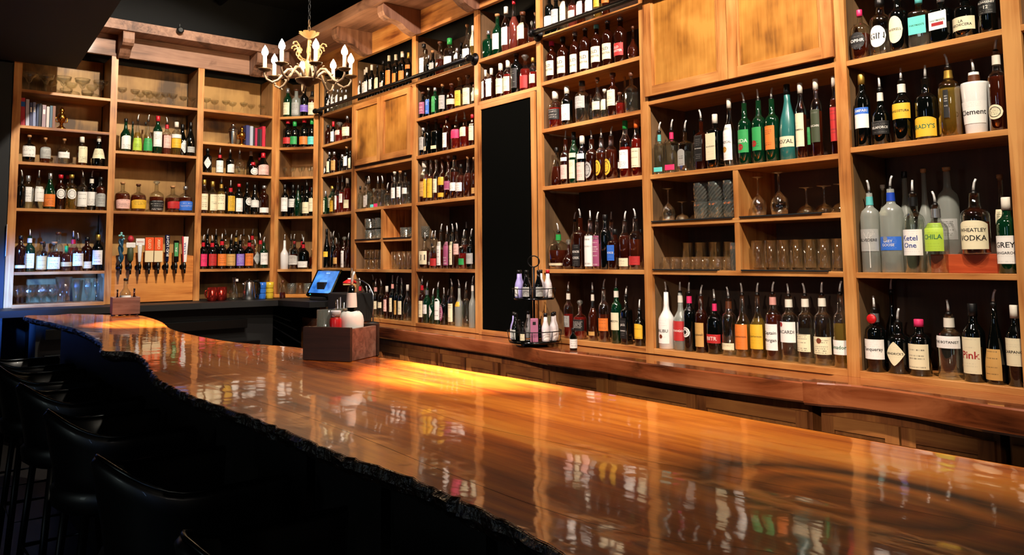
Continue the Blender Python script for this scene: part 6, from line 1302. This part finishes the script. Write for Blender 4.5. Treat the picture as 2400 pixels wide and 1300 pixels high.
def bitters(code, x, y, z, lb, grp, az):
    t0 = thing('bitters_bottle' if code not in 'XT' else 'bitters_box', lb, 'bottle' if code not in 'XT' else 'box', (x, y, z), az, grp)
    if code in ('X', 'T'):
        MB().box(-.022, .022, -.022, .022, 0, .135, bev=.0015).build('carton', 'wrap_pink' if code == 'X' else 'box_kraft', t0); MB().box(.0222, .0228, -.009, .009, .10, .118).build('emblem', 'ink_dark', t0); return
    r = .0245 if code in ('W', 'P', 'D', 'D2', 'V') else .017; h = .165 if r > .02 else .115
    m = {'W': 'wrap_white', 'P': 'wrap_white', 'D': 'glass_black', 'D2': 'glass_black', 'V': 'wrap_violet', 'K': 'glass_black'}[code]
    MB().lathe([(r*.92, 0), (r, .004), (r, h*.42), (r*.9, h*.52), (r*.5, h*.7), (r*.42, h*.88)], 16).build('glass', m, t0)
    MB().lathe([(r*.46, h*.87), (r*.48, h*.98), (r*.35, h)], 12).build('cap', 'cap_R' if code == 'P' else 'cap_k', t0)
    me = MB().add([((r+.001)*math.cos(-1.1+2.2*i/8), (r+.001)*math.sin(-1.1+2.2*i/8), zz) for i in range(9) for zz in (h*.06, h*.4)], [(i*2, i*2+2, i*2+3, i*2+1) for i in range(8)], 0, True).mesh('label', ['label_S' if code in ('D', 'D2') else 'label_C' if code == 'K' else 'label_W']); ul = me.uv_layers.new(name='UVMap')
    for lp in me.loops: i = lp.vertex_index; ul.data[lp.index].uv = ((i//2)/8, i % 2)
    put('label', me, t0)
up = ['V', 'V', 'D2', 'D', 'P', 'K', 'W', 'K']; lo = ['K', 'V', 'D', 'K', 'X', 'W', 'W', 'W', 'T', 'K', 'W']
# azimuth 0 of a tier faces the camera (towards -x,-y); positions run left to right round the tray
CAM = math.atan2(-CY, -CX)
for k, code in enumerate(up):
    a = CAM-(2.6-k)*2*PI/8*1.0; nm = {'W': 'white paper-wrapped bitters bottle', 'K': 'small dark bitters bottle', 'P': 'white bitters bottle with red cap', 'D': 'dark bitters bottle, grey label', 'D2': 'dark bitters bottle, patterned label', 'V': 'pale violet bitters bottle'}[code]
    bitters(code, CX+.094*math.cos(a), CY+.094*math.sin(a), CZ+.2835, nm+', %s of the upper carousel tier' % ('far left', 'left', 'front left', 'front centre', 'front right', 'right', 'back right', 'back left')[k], 'bitters on the upper carousel tier', a)
for k, code in enumerate(lo):
    a = CAM-(4-k)*2*PI/11; nm = {'W': 'white paper-wrapped bitters bottle', 'K': 'small dark bitters bottle', 'X': 'tall mauve bitters carton', 'T': 'kraft bitters carton', 'D': 'dark bitters bottle, grey label', 'V': 'pale violet bitters bottle'}[code]
    bitters(code, CX+.122*math.cos(a), CY+.122*math.sin(a), CZ+.0318, nm+', %s of the lower carousel tier' % ('back left', 'far left', 'left', 'front left', 'front centre', 'front right', 'right', 'far right', 'back right', 'rear right', 'rear left')[k], 'bitters on the lower carousel tier', a)
p_ = (3.10, 3.30); t0 = thing('bitters_bottle', 'small black bottle with white label standing right of the carousel', 'bottle', (p_[0], p_[1], CZ), CAM+.1)
MB().lathe([(.02, 0), (.0215, .003), (.0215, .075), (.010, .09), (.009, .105)], 16).build('glass', 'glass_black', t0); MB().lathe([(.0105, .103), (.011, .122), (.008, .124)], 12).build('cap', 'cap_k', t0)
me = MB().add([(.0225*math.cos(-1.3+2.6*i/8), .0225*math.sin(-1.3+2.6*i/8), zz) for i in range(9) for zz in (.012, .062)], [(i*2, i*2+2, i*2+3, i*2+1) for i in range(8)], 0, True).mesh('label', ['label_W']); ul = me.uv_layers.new(name='UVMap')
for lp in me.loops: i = lp.vertex_index; ul.data[lp.index].uv = ((i//2)/8, i % 2)
put('label', me, t0)
# ================================================================ chandelier
KX, KY, KZ = 2.465, 5.465, Z(1.335)
ch = thing('chandelier', 'gilt scrolled chandelier with eight lit candle bulbs hanging by a chain', 'chandelier', (KX, KY, KZ))
MB().lathe([(.006, -.05), (.02, -.045), (.035, -.03), (.075, -.012), (.095, .0), (.097, .008), (.08, .004), (.03, -.006)], 28, sec=lambda a: 1+.02*math.cos(16*a)).build('dish', 'brass_dark', ch)
MB().lathe([(.022, -.005), (.014, .02), (.024, .05), (.026, .09), (.034, .13), (.03, .145), (.016, .16), (.012, .2), (.016, .23), (.012, .27), (.01, .33)], 18).build('stem', 'gilt_bright', ch)
# leaf cup at the top
vs = []; fs = []
for k in range(48):
    a = 2*PI*k/48; pet = abs(math.cos(4*a)); 
    for j, (r, z) in enumerate(((.012, .320), (.03, .328), (.05, .345), (.066, .362))): q = r*(1+.22*pet*j/3); vs.append((q*math.cos(a), q*math.sin(a), z-(.008 if j == 3 and pet < .3 else 0)))
for k in range(48):
    k2 = (k+1) % 48
    for j in range(3): fs.append((k*4+j, k2*4+j, k2*4+j+1, k*4+j+1))
MB().add(vs, fs, 0, True).build('leaf_cup', 'gilt_bright', ch)
def scroll(cx, cz, r0, r1, a0, a1, n=14): return [(cx+(r0+(r1-r0)*i/n)*math.cos(a0+(a1-a0)*i/n), 0, cz+(r0+(r1-r0)*i/n)*math.sin(a0+(a1-a0)*i/n)) for i in range(n+1)]
for k in range(6):
    a = 2*PI*k/6+.2; b = MB()
    b.tube([(.03, 0, .10), (.06, 0, .105), (.085, 0, .13), (.078, 0, .17), (.085, 0, .20), (.11, 0, .225), (.135, 0, .215), (.137, 0, .20)], [.007, .007, .006, .006, .006, .005, .005, .007], 7)
    b.tube(scroll(.075, .165, .03, .01, -1.2, 3.6), .0045, 6); b.tube([(.085, 0, .19), (.095, 0, .20), (.115, 0, .195), (.118, 0, .183)], .0042, 6)
    b.xf(Matrix.Translation((0, 0, .05)) @ Matrix.Rotation(a, 4, 'Z')).build('scroll', 'gilt_bright', ch)
RC = .315
for k in range(8):
    a = math.radians(22.5+45*k)+.12
    M = Matrix.Rotation(a, 4, 'Z')
    b = MB(); b.tube([(.05, 0, .0), (.075, 0, .045), (.11, 0, .075), (.15, 0, .07), (.185, 0, .03), (.22, 0, -.015), (.26, 0, -.035), (.30, 0, -.015), (.318, 0, .02), (.315, 0, .045)], [.012, .011, .011, .011, .010, .010, .010, .009, .008, .008], 9)
    for (px_, pz_, dx, dz) in ((.12, .078, .012, .02), (.2, .01, .014, .016), (.25, -.03, -.01, -.02)): b.tube([(px_, 0, pz_), (px_+dx, 0, pz_+dz), (px_+dx*1.7, 0, pz_+dz*.9)], [.006, .005, .003], 6)
    arm = b.xf(M).build('arm', 'gilt', ch)
    c = (RC*math.cos(a), RC*math.sin(a), 0)
    MB().lathe([(.008, .04), (.03, .045), (.045, .055), (.048, .062), (.03, .056), (.012, .056)], 20, c=c, sec=lambda q: 1+.06*math.cos(8*q)).build('drip_pan', 'brass_dark', arm)
    MB().lathe([(.012, .056), (.0145, .06), (.0135, .15), (.012, .155)], 14, c=c).build('candle', 'candle', arm)
    MB().lathe([(.009, .154), (.021, .170), (.024, .186), (.018, .206), (.008, .224), (.0015, .236)], 14, c=c).build('bulb', 'bulb', arm)
# chain
for k in range(24):
    z = .355+k*.042; b = MB(); n = 12
    b.tube([(.009*math.cos(2*PI*q/n), 0, .026*math.sin(2*PI*q/n)) for q in range(n)], .0026, 5, closed=True)
    b.xf(Matrix.Translation((0, 0, z)) @ Matrix.Rotation(PI/2*(k % 2)+.5, 4, 'Z')).build('chain_link', 'brass_dark' if k < 3 else 'iron', ch)
    if z > 2.6-1.335-.03: break
# ================================================================ guests' chairs
def chair(x, y, rz, label):
    t0 = thing('bar_chair', label, 'chair', (x, y, 0), rz, 'black tub-backed bar chairs along the bar')
    # shell: a U of leather open towards the bar (+x); rim high at the back, swept down to the arms
    n = 28; vs = []; fs = []; rim = []
    for i in range(n+1):
        s = -1+2*i/n; 
        a = PI+s*PI*.62; cx_ = .21*math.cos(a); cy_ = .215*math.sin(a)
        if abs(s) > .62: cx_ = -.24*math.cos(PI*.62*.62+0)*0+.21*math.cos(PI+math.copysign(.62*PI*.62, s))+(abs(s)-.62)*.62; cy_ = .215*math.sin(PI+math.copysign(.62*PI*.62, s))*1.03
        k = max(0, 1-abs(s)/.62); top = .875+.075*(k*k*(3-2*k)) ; flare = .02*k
        out = Vector((cx_, cy_, 0)).normalized()
        for (zz, d) in ((.66, .0), (.75, .012), (top-.05, .02+flare), (top-.012, .028+flare), (top, .018+flare), (top-.012, .0+flare), (top-.06, -.012), (.75, -.022), (.66, -.024)):
            vs.append((cx_+out.x*d, cy_+out.y*d, zz))
        rim.append((cx_+out.x*(.012+flare), cy_+out.y*(.012+flare), top+.002))
    m = 9
    for i in range(n):
        for j in range(m): a = i*m+j; b_ = i*m+(j+1) % m; fs.append((a, b_, b_+m, a+m))
    fs += [tuple(range(m)), tuple(n*m+k for k in range(m))[::-1]]
    recalc(MB().add(vs, fs, 0, True).build('backrest', 'leather', t0)); MB().tube(rim, .006, 6).build('rim_piping', 'dark_steel', t0)
    MB().lathe([(.2, .62), (.225, .64), (.23, .69), (.2, .715), (.05, .72)], 24).build('seat', 'leather', t0)
    for sx in (-1, 1):
        for sy in (-1, 1): MB().tube([(.15*sx, .15*sy, .63), (.2*sx, .2*sy, .0)], .014, 8).build('leg', 'iron', t0)
    MB().tube([(.18, -.18, .25), (.18, .18, .25), (-.18, .18, .25), (-.18, -.18, .25)], .010, 8, closed=True).build('footrest', 'dark_steel', t0)
for k, (x, y, lb) in enumerate(((.70, 1.50, 'black tub-backed bar chair nearest the viewer, at the bottom edge'), (.71, 2.28, 'black tub-backed bar chair, second from the viewer'), (.72, 3.08, 'black tub-backed bar chair, third from the viewer'), (.73, 3.84, 'black tub-backed bar chair, fourth from the viewer'), (.73, 4.56, 'black tub-backed bar chair, farthest but one along the bar'), (.73, 5.28, 'black tub-backed bar chair at the far end of the bar'))):
    chair(x, y, (-.05, .04, 0, .06, -.03, .02)[k], lb)
